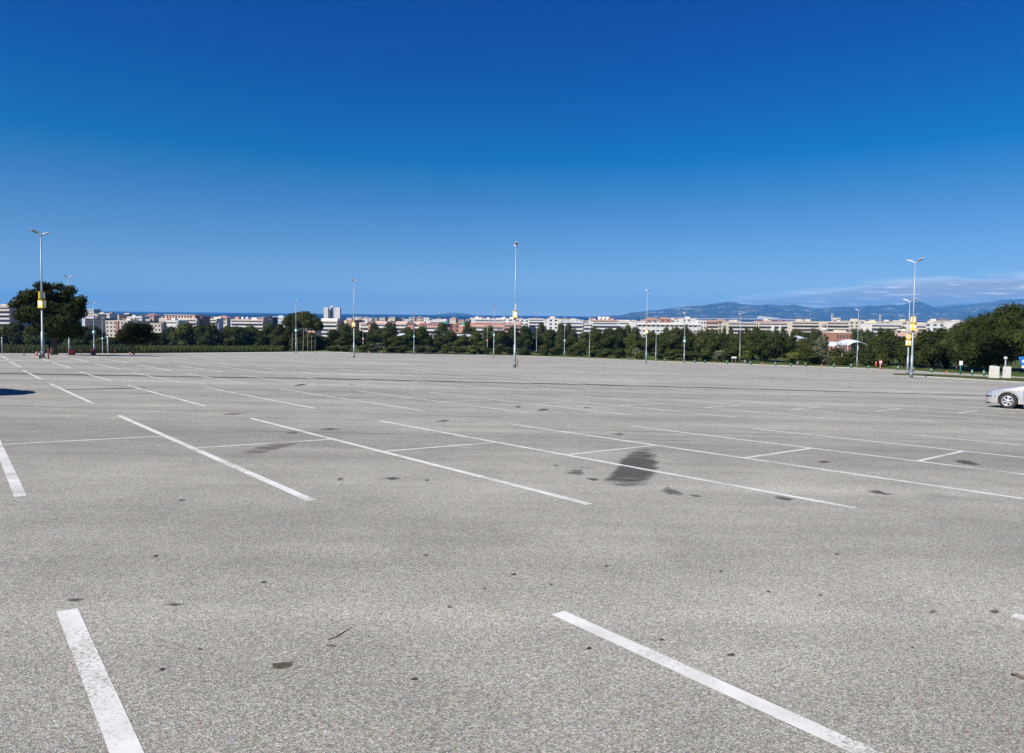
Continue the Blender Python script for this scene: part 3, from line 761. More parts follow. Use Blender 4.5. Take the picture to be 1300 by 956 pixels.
# front belt : column, top, width in photo points, kind, metres past the edge, words
FRONT = [
 (355, 410, 26, 'pine', 12, 'dark tree'), (367, 411, 26, 'olive_tree', 16, 'dark tree'), (380, 414, 24, 'pine', 14, 'dark tree'), (393, 421, 22, 'olive_tree', 16, 'dark tree'), (402, 425, 20, 'pine', 14, 'dark tree'),
 (3, 408, 30, 'olive_tree', 22, 'dark tree'), (22, 407, 30, 'pine', 18, 'dark tree'), (42, 413, 30, 'olive_tree', 14, 'dark rounded tree'), (64, 417, 32, 'pine', 20, 'dark tree'), (97, 419, 28, 'olive_tree', 16, 'dark tree'),
 (108, 408, 28, 'pine', 26, 'dark tree'), (122, 409, 24, 'pine', 28, 'dark tree'), (111, 421, 30, 'pine', 20, 'dark tree'), (128, 428, 28, 'olive_tree', 12, 'olive green shrub'), (146, 428, 26, 'pine', 16, 'dark tree'), (185, 425, 28, 'pine', 24, 'dark tree'), (202, 419, 26, 'olive_tree', 20, 'dark tree'),
 (217, 410, 30, 'pine', 24, 'tall dark tree'), (236, 408, 34, 'olive_tree', 20, 'tall broad dark tree'), (254, 411, 26, 'pine', 26, 'dark tree'), (270, 411, 28, 'pine', 18, 'dark tree'), (288, 413, 26, 'olive_tree', 26, 'dark tree'), (304, 409, 30, 'pine', 20, 'tall dark tree'),
 (318, 411, 26, 'olive_tree', 28, 'dark tree'), (338, 412, 26, 'pine', 26, 'dark tree'), (352, 413, 24, 'olive_tree', 22, 'dark tree'), (360, 424, 24, 'pine', 8, 'dark shrub'), (374, 428, 22, 'olive_tree', 8, 'dark shrub'), (386, 429, 22, 'pine', 8, 'dark shrub'), (398, 428, 22, 'pine', 9, 'dark shrub'),
 (408, 424, 22, 'pine', 22, 'dark shrub'), (423, 418, 26, 'pine', 34, 'dark tree'), (440, 420, 26, 'olive_tree', 30, 'dark green tree'), (457, 419, 28, 'pine', 36, 'dark green tree'), (474, 421, 26, 'pine', 26, 'dark green tree'),
 (490, 419, 28, 'olive_tree', 34, 'dark green tree'), (505, 424, 26, 'pine', 26, 'dark green tree'), (520, 417, 24, 'pine', 40, 'tall dark tree'), (534, 416, 24, 'pine', 36, 'tall dark tree'), (556, 425, 26, 'olive_tree', 30, 'dark green tree'), (571, 418, 24, 'pine', 38, 'dark green tree'),
 (588, 424, 24, 'olive_tree', 26, 'olive green tree'), (604, 420, 26, 'olive_tree', 30, 'olive green tree'), (620, 419, 24, 'pine', 36, 'dark green tree'), (636, 417, 26, 'olive_tree', 34, 'dark green tree'), (652, 414, 26, 'pine', 38, 'dark green tree'), (667, 412, 28, 'pine', 30, 'tall dark tree'), (683, 413, 28, 'olive_tree', 36, 'green tree'), (699, 413, 26, 'pine', 30, 'dark green tree'),
 (712, 423, 24, 'olive_tree', 22, 'dark bushy tree'), (727, 424, 26, 'pine', 26, 'dark bushy tree'), (742, 421, 26, 'olive_tree', 24, 'green bushy tree'), (757, 416, 28, 'olive_tree', 28, 'green tree'), (772, 415, 28, 'pine', 24, 'dark tree'), (788, 415, 28, 'pine', 30, 'dark tree'), (804, 419, 26, 'olive_tree', 22, 'green tree'),
 (826, 419, 26, 'olive_tree', 26, 'green tree'), (842, 417, 26, 'pine', 24, 'dark tree'), (857, 414, 30, 'olive_tree', 22, 'tall green tree'), (873, 412, 32, 'pine', 26, 'tall dark tree'), (889, 417, 26, 'olive_tree', 22, 'green tree'), (905, 421, 28, 'olive_tree', 18, 'bright green tree'), (921, 423, 28, 'pine', 20, 'dark green tree'),
 (935, 422, 26, 'olive_tree', 18, 'green tree'), (950, 421, 28, 'olive_tree', 20, 'green tree'), (966, 419, 32, 'pine', 14, 'broad dark pine'), (984, 419, 34, 'pine', 12, 'broad dark pine'), (1003, 421, 32, 'pine', 14, 'broad dark pine'), (1019, 428, 26, 'olive_tree', 14, 'green tree'), (1033, 427, 26, 'olive_tree', 10, 'brown-green tree'), (1044, 424, 24, 'grey_bush', 9, 'thin brownish tree'),
 (1062, 441, 26, 'bush', 22, 'low green shrub'), (1080, 442, 28, 'bush', 24, 'low green shrub'), (1098, 440, 26, 'olive_tree', 20, 'low green shrub'), (1112, 424, 32, 'pine', 16, 'rounded dark pine'), (1128, 418, 38, 'pine', 13, 'broad rounded dark pine'), (1143, 420, 36, 'pine', 16, 'rounded dark pine'),
 (1160, 424, 34, 'pine', 14, 'rounded dark pine'), (1175, 417, 40, 'pine', 13, 'broad rounded dark pine'), (1193, 415, 44, 'pine', 12, 'broad rounded dark pine'),
]
for px, top, w, kind, push, what in FRONT:
    belt(px, top, w*1.12, kind, push, what, {'pine': 'pine_tree', 'olive_tree': 'broadleaf_tree'}.get(kind, 'shrub'), 'shrub' if 'shrub' in what else 'tree', trunk='bush' if 'shrub' in what else 'tree')
# second depth of the belt
rnd = random.Random(31)
for px in range(6, 1240, 15):
    if 1046 < px < 1102: continue
    top = 424 + rnd.uniform(-2, 5) + (4 if 700 < px < 760 else 0) + (3 if px > 1000 else 0)
    belt(px+rnd.uniform(-3, 3), top, 30, rnd.choice(['pine', 'olive_tree']), 62+rnd.uniform(0, 30), 'half-hidden second-row tree', 'broadleaf_tree', 'tree', 'trees in the second row of the belt')
# big pines at the right edge
for i, (px, top, w, push, lab) in enumerate([(1216, 409, 46, 12, 'dark pine sloping up towards the huge pine behind the concrete blocks'), (1232, 398, 54, 11, 'tall dark pine left of the huge pine at the right edge'),
    (1252, 387.5, 72, 10, 'huge dark pine with sunlit crown above the concrete blocks'), (1281, 383, 80, 12, 'huge dark pine at the right photo edge behind the blue banner'), (1330, 380, 90, 12, 'huge dark pine mostly cut off by the right photo edge'),
    (1372, 384, 80, 14, 'huge dark pine beyond the right photo edge')]):
    b = beyond(px, push); t = at_depth(px, top, b.y)
    tree('pine_tree', 'big_pine', b, w/FPX*b.y*1.1, t.z-b.z, lab, 'tree', 'big pines at the right', 'bush')
for i, px in enumerate((1440, 1505, 1580, 1670, 1790, 1950)):
    b = beyond(px, 13+(i*5) % 7); k = 9.5+(i*3.7) % 3
    tree('pine_tree', 'big_pine', b, k*1.1, k, 'dark pine in the row that runs on beyond the right photo edge', 'tree', 'pines beyond the right edge', 'bush')
# low bushes at the edge of the asphalt
BUSH = [(423, 437, 22, 'bush'), (440, 438, 20, 'bush'), (462, 436, 20, 'bush'), (478, 432, 24, 'grey_bush'), (497, 437, 22, 'bush'), (512, 438, 22, 'bush'), (532, 436, 22, 'bush'), (548, 438, 22, 'bush'), (566, 437, 20, 'bush'), (581, 437, 22, 'bush'), (600, 438, 22, 'bright_bush'),
        (615, 438, 20, 'bush'), (632, 438, 20, 'bush'), (648, 439, 20, 'bush'), (666, 438, 20, 'bush'), (690, 438, 22, 'bush'), (706, 438, 22, 'bush'), (730, 436, 26, 'bush'), (752, 438, 24, 'bush'), (768, 440, 24, 'bush'), (786, 440, 22, 'bush'), (808, 441, 18, 'grey_bush'), (814, 443, 12, 'bright_bush'),
        (838, 441, 20, 'bush'), (855, 441, 26, 'bush'), (876, 444, 28, 'bush'), (898, 442, 26, 'bush'), (916, 441, 22, 'grey_bush'), (926, 438, 26, 'bush'), (948, 444, 20, 'bright_bush'), (1008, 444, 22, 'bright_bush'), (1030, 444, 40, 'bush'), (1060, 452, 24, 'bright_bush'), (1074, 452, 26, 'bush'), (1052, 449, 16, 'grey_bush'), (1100, 452, 22, 'bush'), (1120, 447, 26, 'bush')]
for px, top, w, kind in BUSH:
    belt(px, top, w*1.1, kind, 5 if px < 700 else 9, {'bush': 'low green bush', 'bright_bush': 'low bright green bush', 'grey_bush': 'low grey-green bush'}[kind], 'shrub', 'shrub', 'bushes at the lot edge', 'bush')
# clipped hedges along the left part of the edge
def hedge(px0, px1, top, label, push=1.2, m='olive'):
    L = []; n = int((px1-px0)/5)
    c = beyond((px0+px1)/2, push)
    for i in range(n+1):
        px = px0+(px1-px0)*i/n; b = beyond(px, push+.8*noise.noise(Vector((px*.1, 0, 0)))); t = at_depth(px, top+.8*noise.noise(Vector((px*.2, 3, 0))), b.y)
        h = t.z-b.z; L.append((b.x-c.x, b.y-c.y, b.z-c.z+h*.45, 1.6, 1.3, h*.58))
    o = leaf_cloud(MB(), L, int(n*220), .34, int(px0), shell=.6, core=.85).build('hedge', M['hedge'])
    o.location = c; tag(o, label, 'hedge', 'clipped hedges at the far lot edge')
hedge(-10, 60, 436.5, 'dark hedge behind the near left lamp, left of the big pine trunk', 3, 'pine')
hedge(72, 165, 437, 'hedge between the big pine trunk and the small tree on the asphalt', 3)
hedge(172, 262, 437.5, 'clipped green hedge just right of the small tree on the asphalt', 3)
hedge(264, 358, 438, 'long clipped green hedge behind the red-signed lamp', 2.5, 'olive')
# leafless tree before the tent roofs
def bare_tree():
    b = beyond(1069, 14); t = at_depth(1069, 430, b.y); H = t.z-b.z; rnd = random.Random(3)
    o = thing('bare_tree', 'leafless pale tree with forked branches before the white tent roofs', 'tree', b)
    MB().tube([(0, 0, -.1), (.05, 0, H*.25), (0, 0, H*.45)], [.2, .16, .13], 9).build('trunk', M['pale_bark'], o)
    mb = MB()
    for i in range(11):
        a = 6.28*i/11; q = rnd.uniform(.5, 1.3)*H*.26; e = Vector((math.cos(a)*q, math.sin(a)*q, H*rnd.uniform(.7, 1)))
        s = Vector((0, 0, H*rnd.uniform(.38, .46))); k = s.lerp(e, .55)+Vector((rnd.uniform(-.2, .2), 0, .2)); mb.tube([s, k, e], [.08, .05, .02], 6)
        for _ in range(3):
            f = k + Vector((rnd.uniform(-1, 1), rnd.uniform(-1, 1), rnd.uniform(.2, 1.2)))*H*.11; mb.tube([k, f], [.035, .012], 5)
    mb.build('branches', M['pale_bark'], o)
bare_tree()

# ------------------------------------------------------------------ posts, cones and signs at the edge
def make_post(m, h=.95, r=.14):
    p = thing('bollard', 'x', 'bollard', (0, 0, 0), 0, 'short bollards along the lot edge')
    MB().lathe([(r, -.05), (r, h*.78), (r*.9, h*.8), (r*1.05, h*.83), (r*1.05, h*.95), (r*.5, h)], n=12).build('post', M[m], p)
    if m == 'post_teal': MB().lathe([(r*1.03, h*.62), (r*1.03, h*.72)], n=12).build('band', M['white'], p)
    return p
protos = {'post_teal': make_post('post_teal', .72, .13), 'post_red': make_post('post_red', .95, .07)}
used = set()
def post(px, py, m, label, s=1.):
    p = protos[m] if m not in used else copy_tree(protos[m]); used.add(m)
    b = hit(px, py) if py else beyond(px, -.6); p.location = b; p.scale = (s*.8, s*.8, s); tag(p, label, 'bollard', 'short bollards along the lot edge')
    return p
TEAL = [(734, 1.2), (756, 1.2), (789, 1.2), (797.5, 1.2), (832.8, 1.3), (844, 1.2), (882, 1.3), (895, 1.4), (923, 1.4), (953, 1.4), (985, 1.3), (1004, 1.2), (1023, 1.4), (1059, 1.4), (1081, 1.5), (1103, 1.2), (1140.5, 1.4), (1160, 1.3), (1183, 1.2), (1235, 1.3), (1250, 1.3)]
for px, s in TEAL:
    p = post(px, None, 'post_teal', place(px, 'short teal bollard'), s*.85)
for px, py, s, lab in [(30.5, 451.6, .8, 'short maroon post standing alone left of the near left lamp'), (61.5, 455.6, 1.0, 'maroon post just right of the near left lamp base'), (53, 455.9, .6, 'low maroon post touching the near left lamp base'),
                       (102, 450, .5, 'low maroon post right of the red barrel by the big pine'), (145.7, 450.2, .75, 'maroon post right of the teal-signed lamps, left of the small tree'), (657.3, 464.5, .9, 'dark post just right of the central lamp base'), (244.5-1, 447.9, .6, 'thin maroon post left of the white drum at the far edge')]:
    post(px, py, 'post_red', lab, s)
post(50.5, 455.4, 'post_teal', 'single teal post beside the near left lamp base', .85)

def make_cone():
    c = thing('traffic_cone', 'x', 'cone', (0, 0, 0), 0, 'red cones')
    MB().box((0, 0, .03), (.62, .62, .06)).lathe([(.26, .06), (.05, .85), (.02, .9)], n=14).build('cone_body', M['orange'], c)
    MB().lathe([(.186, .33), (.132, .55)], n=14).build('white_band', M['white'], c)
    return c
cone0 = make_cone(); cone_used = False
def cone(px, py, label, s=1.):
    global cone_used
    c = cone0 if not cone_used else copy_tree(cone0); cone_used = True
    c.location = hit(px, py) if py else beyond(px, -.9); c.scale = (s*.5, s*.5, s*.55); tag(c, label, 'cone', 'red and white cones')
for px, py, s in [(46.5, 451.2, .95), (165, 450.2, .8), (209, 448.5, .8), (219.6, 448.6, .9), (255, 447.6, .9), (286, 446.9, 1.1), (298.8, 446.8, 1.3), (314.5, 446.8, 1.1), (325, 446.8, 1.0), (340, 447, .8), (401, 448, 1.1), (469, 448.8, 1.3), (484, 448.9, 1.2),
                  (731, None, .9), (770, None, .8), (806, None, 1.0), (857, None, .8), (907.5, None, 1.0), (967.5, None, 1.2), (1043.5, None, 1.2), (1203, None, .9), (690, None, 1.0)]:
    cone(px, py, place(px, 'small red and white cone'), s)
def barrel(px, py, h, r, m, label):
    o = thing('plastic_barrel', label, 'barrel', hit(px, py))
    MB().lathe([(r*.9, 0), (r, h*.1), (r*.92, h*.33), (r, h*.5), (r*.92, h*.7), (r, h*.9), (r*.8, h)], n=16).build('drum', M[m], o)
    MB().lathe([(r*.82, h), (r*.82, h*1.04), (r*.3, h*1.07)], n=16).build('lid', M[m], o)
barrel(91.3, 450.7, .62, .34, 'orange', 'bright red plastic barrel at the foot of the dark pole by the big pine')
barrel(118.2, 450.4, .62, .28, 'post_red', 'dark red barrel at the foot of the lamp right of the big pine')
barrel(247.3, 447.8, 1.2, .55, 'white', 'white drum at the far edge below the arcaded hotel')
barrel(261, 447.6, .8, .5, 'black', 'black drum at the far edge right of the white drum')
def sign_on_post(px, py, ytop, label, w, h, m, postm, plate=None):
    b = hit(px, py) if py else beyond(px, -.5)
    t = at_depth(px, ytop, b.y).z - b.z
    o = thing('post_sign', label, 'sign', b)
    MB().tube([(0, 0, -.05), (0, 0, t)], .06 if m != 'white' else .10, 10).build('post', M[postm], o)
    p = MB().box((0, -.09, t-h/2), (w, .04, h)).build('sign_plate', M[m], o, bevel=.01)
    if plate: MB().box((0, -.115, t-h/2), (w*.7, .008, h*.68)).build('sign_face', M[plate], p)
    return o
o = sign_on_post(1118, None, 457.6, 'red framed white square sign on a red and white post at the grass edge', .62, .62, 'red', 'white', 'white')
for z in (.1, .55): MB().lathe([(.115, z), (.115, z+.22)], n=10).build('red_band', M['red'], o)
sign_on_post(1220, None, 458.2, 'white square sign on a dark teal post left of the concrete blocks', .48, .62, 'white', 'post_teal')
def red_post():
    b = beyond(1112.5, 3); o = thing('warning_post', 'slim red post just left of the red and white sign', 'post', b)
    MB().tube([(0, 0, -.1), (0, 0, 1.15)], .11, 10).build('post', M['red'], o); MB().lathe([(.12, 1.15), (.08, 1.25)], n=10).build('cap', M['white'], o)
red_post()
def board():
    b = beyond(932, 5); o = thing('notice_board', 'little white board on two legs at the grass edge', 'sign', b)
    MB().box((0, 0, 1.25), (1.15, .08, .36)).build('board', M['white'], o, bevel=.01)
    for s in (-1, 1): MB().box((s*.4, 0, .55), (.09, .09, 1.1)).build('leg', M['steel'], o)
board()
def dark_bin(px, push, label):
    b = beyond(px, push); o = thing('litter_bin', label, 'bin', b)
    MB().lathe([(.22, 0), (.26, .1), (.28, .8), (.24, .86)], n=12).build('bin_body', M['steel_dark'], o); MB().lathe([(.29, .86), (.29, .92), (.1, 1.0)], n=12).build('lid', M['black'], o)
dark_bin(946, 2, 'grey litter bin on the grass right of the little white board')
dark_bin(1013, 3, 'dark litter bin on the grass before the brown-green trees')

# concrete blocks
def concrete_block(px0, px1, ybase, ytop, label, slope):
    b0, b1 = hit(px0, ybase), hit(px1, ybase); c = (b0+b1)/2
    w = (b1-b0).length; h = at_depth((px0+px1)/2, ytop, c.y).z - c.z
    az = math.atan2(c.x, c.y)
    w = (px1-px0)/FPX*c.y*math.cos(az)
    o = thing('concrete_block', label, 'concrete block', c, -az, 'concrete barrier blocks')
    mb = MB(); d = .6; pr = [(-w/2, 0), (w/2, 0), (w/2*.98, h*(1-slope*.2)), (w/2*.9, h*(1-slope*.1)), (-w/2*.7, h), (-w/2*.93, h*.93)]
    vs = [(x, y, z) for y in (-d/2, d/2) for x, z in pr]; n = len(pr)
    mb.add(vs, [tuple(range(n)), tuple(range(2*n-1, n-1, -1))] + [(i, n+i, n+(i+1) % n, (i+1) % n) for i in range(n)])
    mb.build('block_body', M['concrete'], o, bevel=.03)
    g = MB()
    for k in range(1, 3): g.box((0, -d/2-.004, h*k/3), (w*.9, .012, .018))
    g.build('formwork_joint', M['kerb'], o)
    lift = MB().tube([(-.16, 0, h*.93), (-.16, 0, h+.06), (.16, 0, h+.06), (.16, 0, h*.93)], .02, 6); lift.build('lifting_loop', M['steel_dark'], o)
concrete_block(1254.8, 1268.6, 482.4, 464.3, 'left concrete block with sloped shoulder on the grass island', .5)
concrete_block(1272.2, 1283.4, 482.6, 465.2, 'right narrower concrete block on the grass island', .2)
def banner():
    D = 60; b = at_depth(1303, 480, D); gz = lot_zw(b.x, b.y); b.z = gz
    o = thing('banner', 'blue banner with white lower end at the right photo edge', 'banner', b)
    MB().tube([(0, 0, -.1), (0, 0, 2.6)], .04, 8).build('pole', M['steel'], o)
    z1, z0 = at_depth(1303, 453, D).z-gz, at_depth(1303, 464, D).z-gz
    mb = MB()
    cols = [(-.80, -.02), (-.35, .05), (0, .07), (.35, .05), (.85, -.02)]
    vs = []
    for th in (0, .03):
        for x, y in cols:
            vs += [(x*.62, y+th, z0), (x*.78, y+th*1., (z0+z1)/2), (x, y+th, z1)]
    fs = [(i*3+j, (i+1)*3+j, (i+1)*3+j+1, i*3+j+1) for i in range(4) for j in range(2)]
    fs += [tuple(15+q for q in f[::-1]) for f in fs]
    fs += [(0, 1, 16, 15), (1, 2, 17, 16), (12, 27, 28, 13), (13, 28, 29, 14)] + [(i*3+2, (i+1)*3+2, 15+(i+1)*3+2, 15+i*3+2) for i in range(4)]
    mb.add(vs, fs); p = mb.build('cloth', M['blue'], o)
    MB().lathe([(.05, -.02), (.30, .05), (.42, .18), (.38, .30), (.1, .34)], (0, .02, z0-.34), 14).build('white_end', M['white'], o)
    MB().lathe([(.16, 0), (.16, .012)], (-.28, -.03, (z0*.55+z1*.45)), 14, axis='y').build('white_disc', M['white'], p)
banner()

# debris on the asphalt
def debris():
    rnd = random.Random(2)
    tw = mat('twig_bark', (.10, .078, .06), .9, var=.3, scale=30)
    def twig(pts, r, label):
        P = [hit(*p) for p in pts]; c = P[0].copy(); mb = MB()
        mb.tube([p-c+Vector((0, 0, r*1.1)) for p in P], [r, r*1.2, r*.9, r*.5][:len(P)], 6)
        o = mb.build('twig', tw); o.location = c; tag(o, label, 'twig', 'twigs on the asphalt')
    twig([(417, 812.5), (425, 810), (435, 804), (446, 797)], .0028, 'thin brown bent twig on the near asphalt in the lower left')
    twig([(414, 820), (420, 820), (426, 821)], .004, 'short thick twig piece just below the bent twig')
    twig([(1284, 858), (1291, 859), (1300, 863), (1310, 866)], .008, 'brown twig at the lower right corner of the asphalt')
    lf = mat('dead_leaf', (.07, .06, .05), .9, var=.4, scale=30)
    k = 0
    for px, py in [(197, 706.5), (178, 658), (334, 740), (540, 706), (525, 863), (769, 719), (840, 813), (747, 824), (928, 832), (1041, 756), (1158, 823), (975, 752), (699, 743), (915, 726), (615, 748), (253, 825), (205, 851), (1062, 704), (652, 730)]:
        b = hit(px, py); s = rnd.uniform(.010, .026); mb = MB(); a = rnd.uniform(-.4, .4)
        mb.add([(-s, -.2*s, .004), (-.3*s, -.5*s, .009), (s, -.1*s, .003), (.6*s, .35*s, .010), (-.4*s, .45*s, .005), (0, 0, .013)], [(0, 1, 5), (1, 2, 5), (2, 3, 5), (3, 4, 5), (4, 0, 5)])
        o = mb.build('dead_leaf', lf); o.location = b; o.rotation_euler.z = a
        tag(o, 'tiny dark dead leaf scrap lying on the near asphalt', 'leaf', 'dead leaf scraps on the asphalt'); k += 1
debris()

# ------------------------------------------------------------------ the car
def build_car():
    car = thing('parked_car', 'silver hatchback with alloy wheels, nose entering the frame at right', 'car', (0, 0, 0), 0)
    TOP = ([0, .04, .12, .3, .65, 1.0, 1.22, 1.5, 1.8, 2.1, 2.6, 3.1, 3.5, 3.8, 4.0, 4.1, 4.15], [.50, .62, .71, .775, .865, .94, .985, 1.17, 1.335, 1.415, 1.44, 1.41, 1.31, 1.12, .97, .88, .62])
    BEL = ([0, .04, .12, .3, .65, 1.0, 1.22, 2.0, 3.0, 3.7, 4.0, 4.15], [.46, .55, .63, .70, .785, .845, .88, .92, .95, .97, .90, .60])
    WID = ([0, .04, .12, .3, .65, 1.2, 2.0, 3.1, 3.7, 4.0, 4.15], [.50, .60, .69, .78, .84, .86, .865, .855, .80, .74, .62])
    WX = (.83, 3.44); RA = .355; WZ = .31
    def zb(x):
        z = lerp(x, [0, .1, .3, 3.9, 4.15], [.30, .22, .20, .22, .34])
        for w in WX:
            if abs(x-w) < RA: z = max(z, WZ + math.sqrt(RA*RA-(x-w)**2))
        return z
    xs = sorted(set([round(v, 3) for v in [0, .02, .05, .1, .16, .24, .32, .40] + [WX[0]+RA*math.cos(math.pi*k/14) for k in range(15)] + [WX[1]+RA*math.cos(math.pi*k/14) for k in range(15)]
                     + [1.22, 1.26, 1.4, 1.55, 1.7, 1.85, 2.0, 2.15, 2.4, 2.44, 2.7, 2.95, 3.0, 3.3, 3.5, 3.65, 3.8, 3.92, 4.02, 4.1, 4.15]]))
    def sec(x):
        t, b, w, z0 = lerp(x, *TOP), lerp(x, *BEL), lerp(x, *WID), zb(x)
        b = max(b, z0+.05); t = max(t, b+.02)
        g = sstep((t-b-.1)/.25)
        lo = [(w*.955, z0), (w*.99, z0+(b-z0)*.25), (w*1.0, z0+(b-z0)*.55), (w*.985, z0+(b-z0)*.82), (w*.955, b)]
        hood = [(w*.90, b+(t-b)*.45), (w*.78, b+(t-b)*.78), (w*.45, t-.008), (0, t)]
        house = [(w*.93, b+.03), (w*.755, t-.10), (w*.60, t-.025), (0, t)]
        return lo + [(h[0]*(1-g)+k[0]*g, h[1]*(1-g)+k[1]*g) for h, k in zip(hood, house)]
    S = [sec(x) for x in xs]; n = len(S[0])
    # front is at -X
    vs = []; fs = []
    for sgn in (1, -1):
        for x, s in zip(xs, S):
            for y, z in s: vs.append((x, sgn*y, z))
    N = len(xs)*n
    for i in range(len(xs)-1):
        for j in range(n-1):
            a = i*n+j; q = (a, a+1, a+n+1, a+n)
            fs.append(q[::-1]); fs.append(tuple(N+k for k in q))
    for i, rev in ((0, False), (len(xs)-1, True)):
        ring = [i*n+j for j in range(n)] + [N+i*n+j for j in range(n-2, -1, -1)]
        fs.append(tuple(ring if not rev else ring[::-1]))
    mb = MB(); mb.add(vs, fs, True); body = mb.build('body', M['silver'], car)
    ub = MB()                                                              # dark underside and wheel wells
    ub.box((2.05, 0, .30), (3.7, 1.40, .22)); ub.box((2.1, 0, .45), (1.7, 1.5, .3))
    ub.build('underbody', M['black'], car)
    def patch(name, m, x0, x1, j0, j1, off=.006, side=None, par=None, shrink=0.):
        sel = [i for i, x in enumerate(xs) if x0-1e-6 <= x <= x1+1e-6]; g = MB()
        for sgn in ((1, -1) if side is None else (side,)):
            vv = []
            for i in sel:
                for j in range(j0, j1+1):
                    y, z = S[i][j]
                    vv.append((xs[i]+(-off if xs[i] < .3 else (off if xs[i] > 3.9 else 0)), sgn*(y+off*.8) if j < n-1 else 0, z+off*.6))
            m_ = j1-j0+1
            ff = [(i*m_+j, i*m_+j+1, (i+1)*m_+j+1, (i+1)*m_+j) for i in range(len(sel)-1) for j in range(j1-j0)]
            g.add(vv, [f[::-1] if sgn > 0 else f for f in ff], True)
        return g.build(name, M[m], par or car)
    patch('windscreen', 'glass', 1.26, 2.0, 6, 8)
    patch('rear_window', 'glass', 3.5, 3.92, 6, 8)
    for s in (1, -1):
        patch('side_window', 'glass', 1.7, 2.4, 5, 6, side=s); patch('side_window', 'glass', 2.44, 2.95, 5, 6, side=s); patch('side_window', 'glass', 3.0, 3.5, 5, 6, side=s)
        patch('headlight', 'headlight', .05, .32, 4, 6, side=s, off=.008)
        patch('tail_light', 'tail', 4.02, 4.15, 3, 4, side=s, off=.008)
        MB().box((1.20, s*.866, .74), (.07, .012, .035)).build('indicator', M['amber'], car)
        MB().box((.22, s*.735, .475), (.40, .02, .05), s*.30).build('bumper_trim', M['black'], car)
        MB().box((2.4, s*.872, .52), (1.9, .012, .05)).build('side_trim', M['black'], car)
        d = MB()
        for x in (1.36, 2.42, 3.02): d.box((x, s*.8655, .60), (.008, .006, .56))
        d.build('door_gap', M['black'], car)
        for x in (2.18, 2.88): MB().box((x, s*.872, .80), (.16, .025, .03)).build('door_handle', M['silver'], car, bevel=.008)
        MB().box((1.62, s*.97, .98), (.10, .18, .12), chamfer=.03).build('mirror', M['silver'], car)
    MB().box((-.012, 0, .50), (.02, .70, .09)).build('grille', M['black'], car)
    MB().box((-.006, 0, .32), (.02, .9, .08)).build('lower_grille', M['black'], car)
    MB().box((.05, 0, .185), (.10, 1.1, .05)).build('front_lip', M['black'], car)
    for wx in WX:
        for s in (1, -1):
            y = s*.76
            w = MB().lathe([(.19, -.095), (.27, -.10), (.305, -.085), (.31, -.04), (.31, .04), (.305, .085), (.27, .10), (.19, .095)], (wx, y, WZ), 32, axis='y').build('wheel', M['tyre'], car)
            r = MB().lathe([(.195, -.06), (.205, .09*s*s), (.195, .098), (.185, .085)], (wx, y, WZ), 32, axis='y') if False else MB()
            yo = y + s*.088
            # outer rim lip, spokes, hub
            vs = []; k = 32
            for rr, dy in ((.205, 0), (.205, .012), (.178, .010), (.170, -.02)):
                vs += [(wx+rr*math.cos(2*math.pi*q/k), yo+s*dy, WZ+rr*math.sin(2*math.pi*q/k)) for q in range(k)]
            r.add(vs, [(a*k+q, a*k+(q+1) % k, (a+1)*k+(q+1) % k, (a+1)*k+q) for a in range(3) for q in range(k)], True)
            for q in range(6):
                a = 2*math.pi*q/6+.3; ca, sa = math.cos(a), math.sin(a)
                vv = []
                for rr, hw in ((.04, .026), (.185, .036)):
                    for e in (-1, 1):
                        for dy in (-.02, .006 if rr > .1 else .014):
                            vv.append((wx+ca*rr-sa*hw*e, yo+s*dy, WZ+sa*rr+ca*hw*e))
                r.add(vv, [(0, 1, 3, 2), (4, 6, 7, 5), (0, 4, 5, 1), (2, 3, 7, 6), (1, 5, 7, 3), (0, 2, 6, 4)])
            r.lathe([(.055, -.02), (.055, .016), (.03, .02)] if s > 0 else [(.03, -.02), (.055, -.016), (.055, .02)], (wx, yo, WZ), 16, axis='y')
            r.build('rim', M['alloy'], w)
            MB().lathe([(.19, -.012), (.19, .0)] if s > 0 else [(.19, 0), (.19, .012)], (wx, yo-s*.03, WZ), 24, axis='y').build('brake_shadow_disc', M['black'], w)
    return car
car = build_car()
def put_car(c, px, py, ang, dx=0):
    """front wheel contact under photo point"""
    b = hit(px, py)
    c.rotation_mode = 'XYZ'
    ca, sa = math.cos(ang), math.sin(ang)
    c.location = (b.x - ca*.83 - sa*.0, b.y - sa*.83, 0)
    # lean with the slope
    f = Vector((c.location.x, c.location.y)); 
    z0 = lot_zw(f.x, f.y); z1 = lot_zw(f.x+ca*3, f.y+sa*3); zl = lot_zw(f.x-sa*1, f.y+ca*1)
    c.location.z = z0
    ex = Vector((ca*3, sa*3, z1-z0)).normalized(); ey = Vector((-sa, ca, zl-z0)); ey = (ey-ex*ey.dot(ex)).normalized(); ez = ex.cross(ey)
    c.rotation_euler = Matrix((ex, ey, ez)).transposed().to_euler()
hd = math.atan2(-math.cos(TH), math.sin(TH)) + PSI          # from nose to tail along the bay lines
put_car(car, 1286, 517.8, hd + R(1))
car2 = copy_tree(car)
tag(car2, 'silver hatchback just outside the left photo edge, only its shadow showing', 'car')
car2.location = (0, 0, 0)
put_car(car2, -66, 495.5, hd)

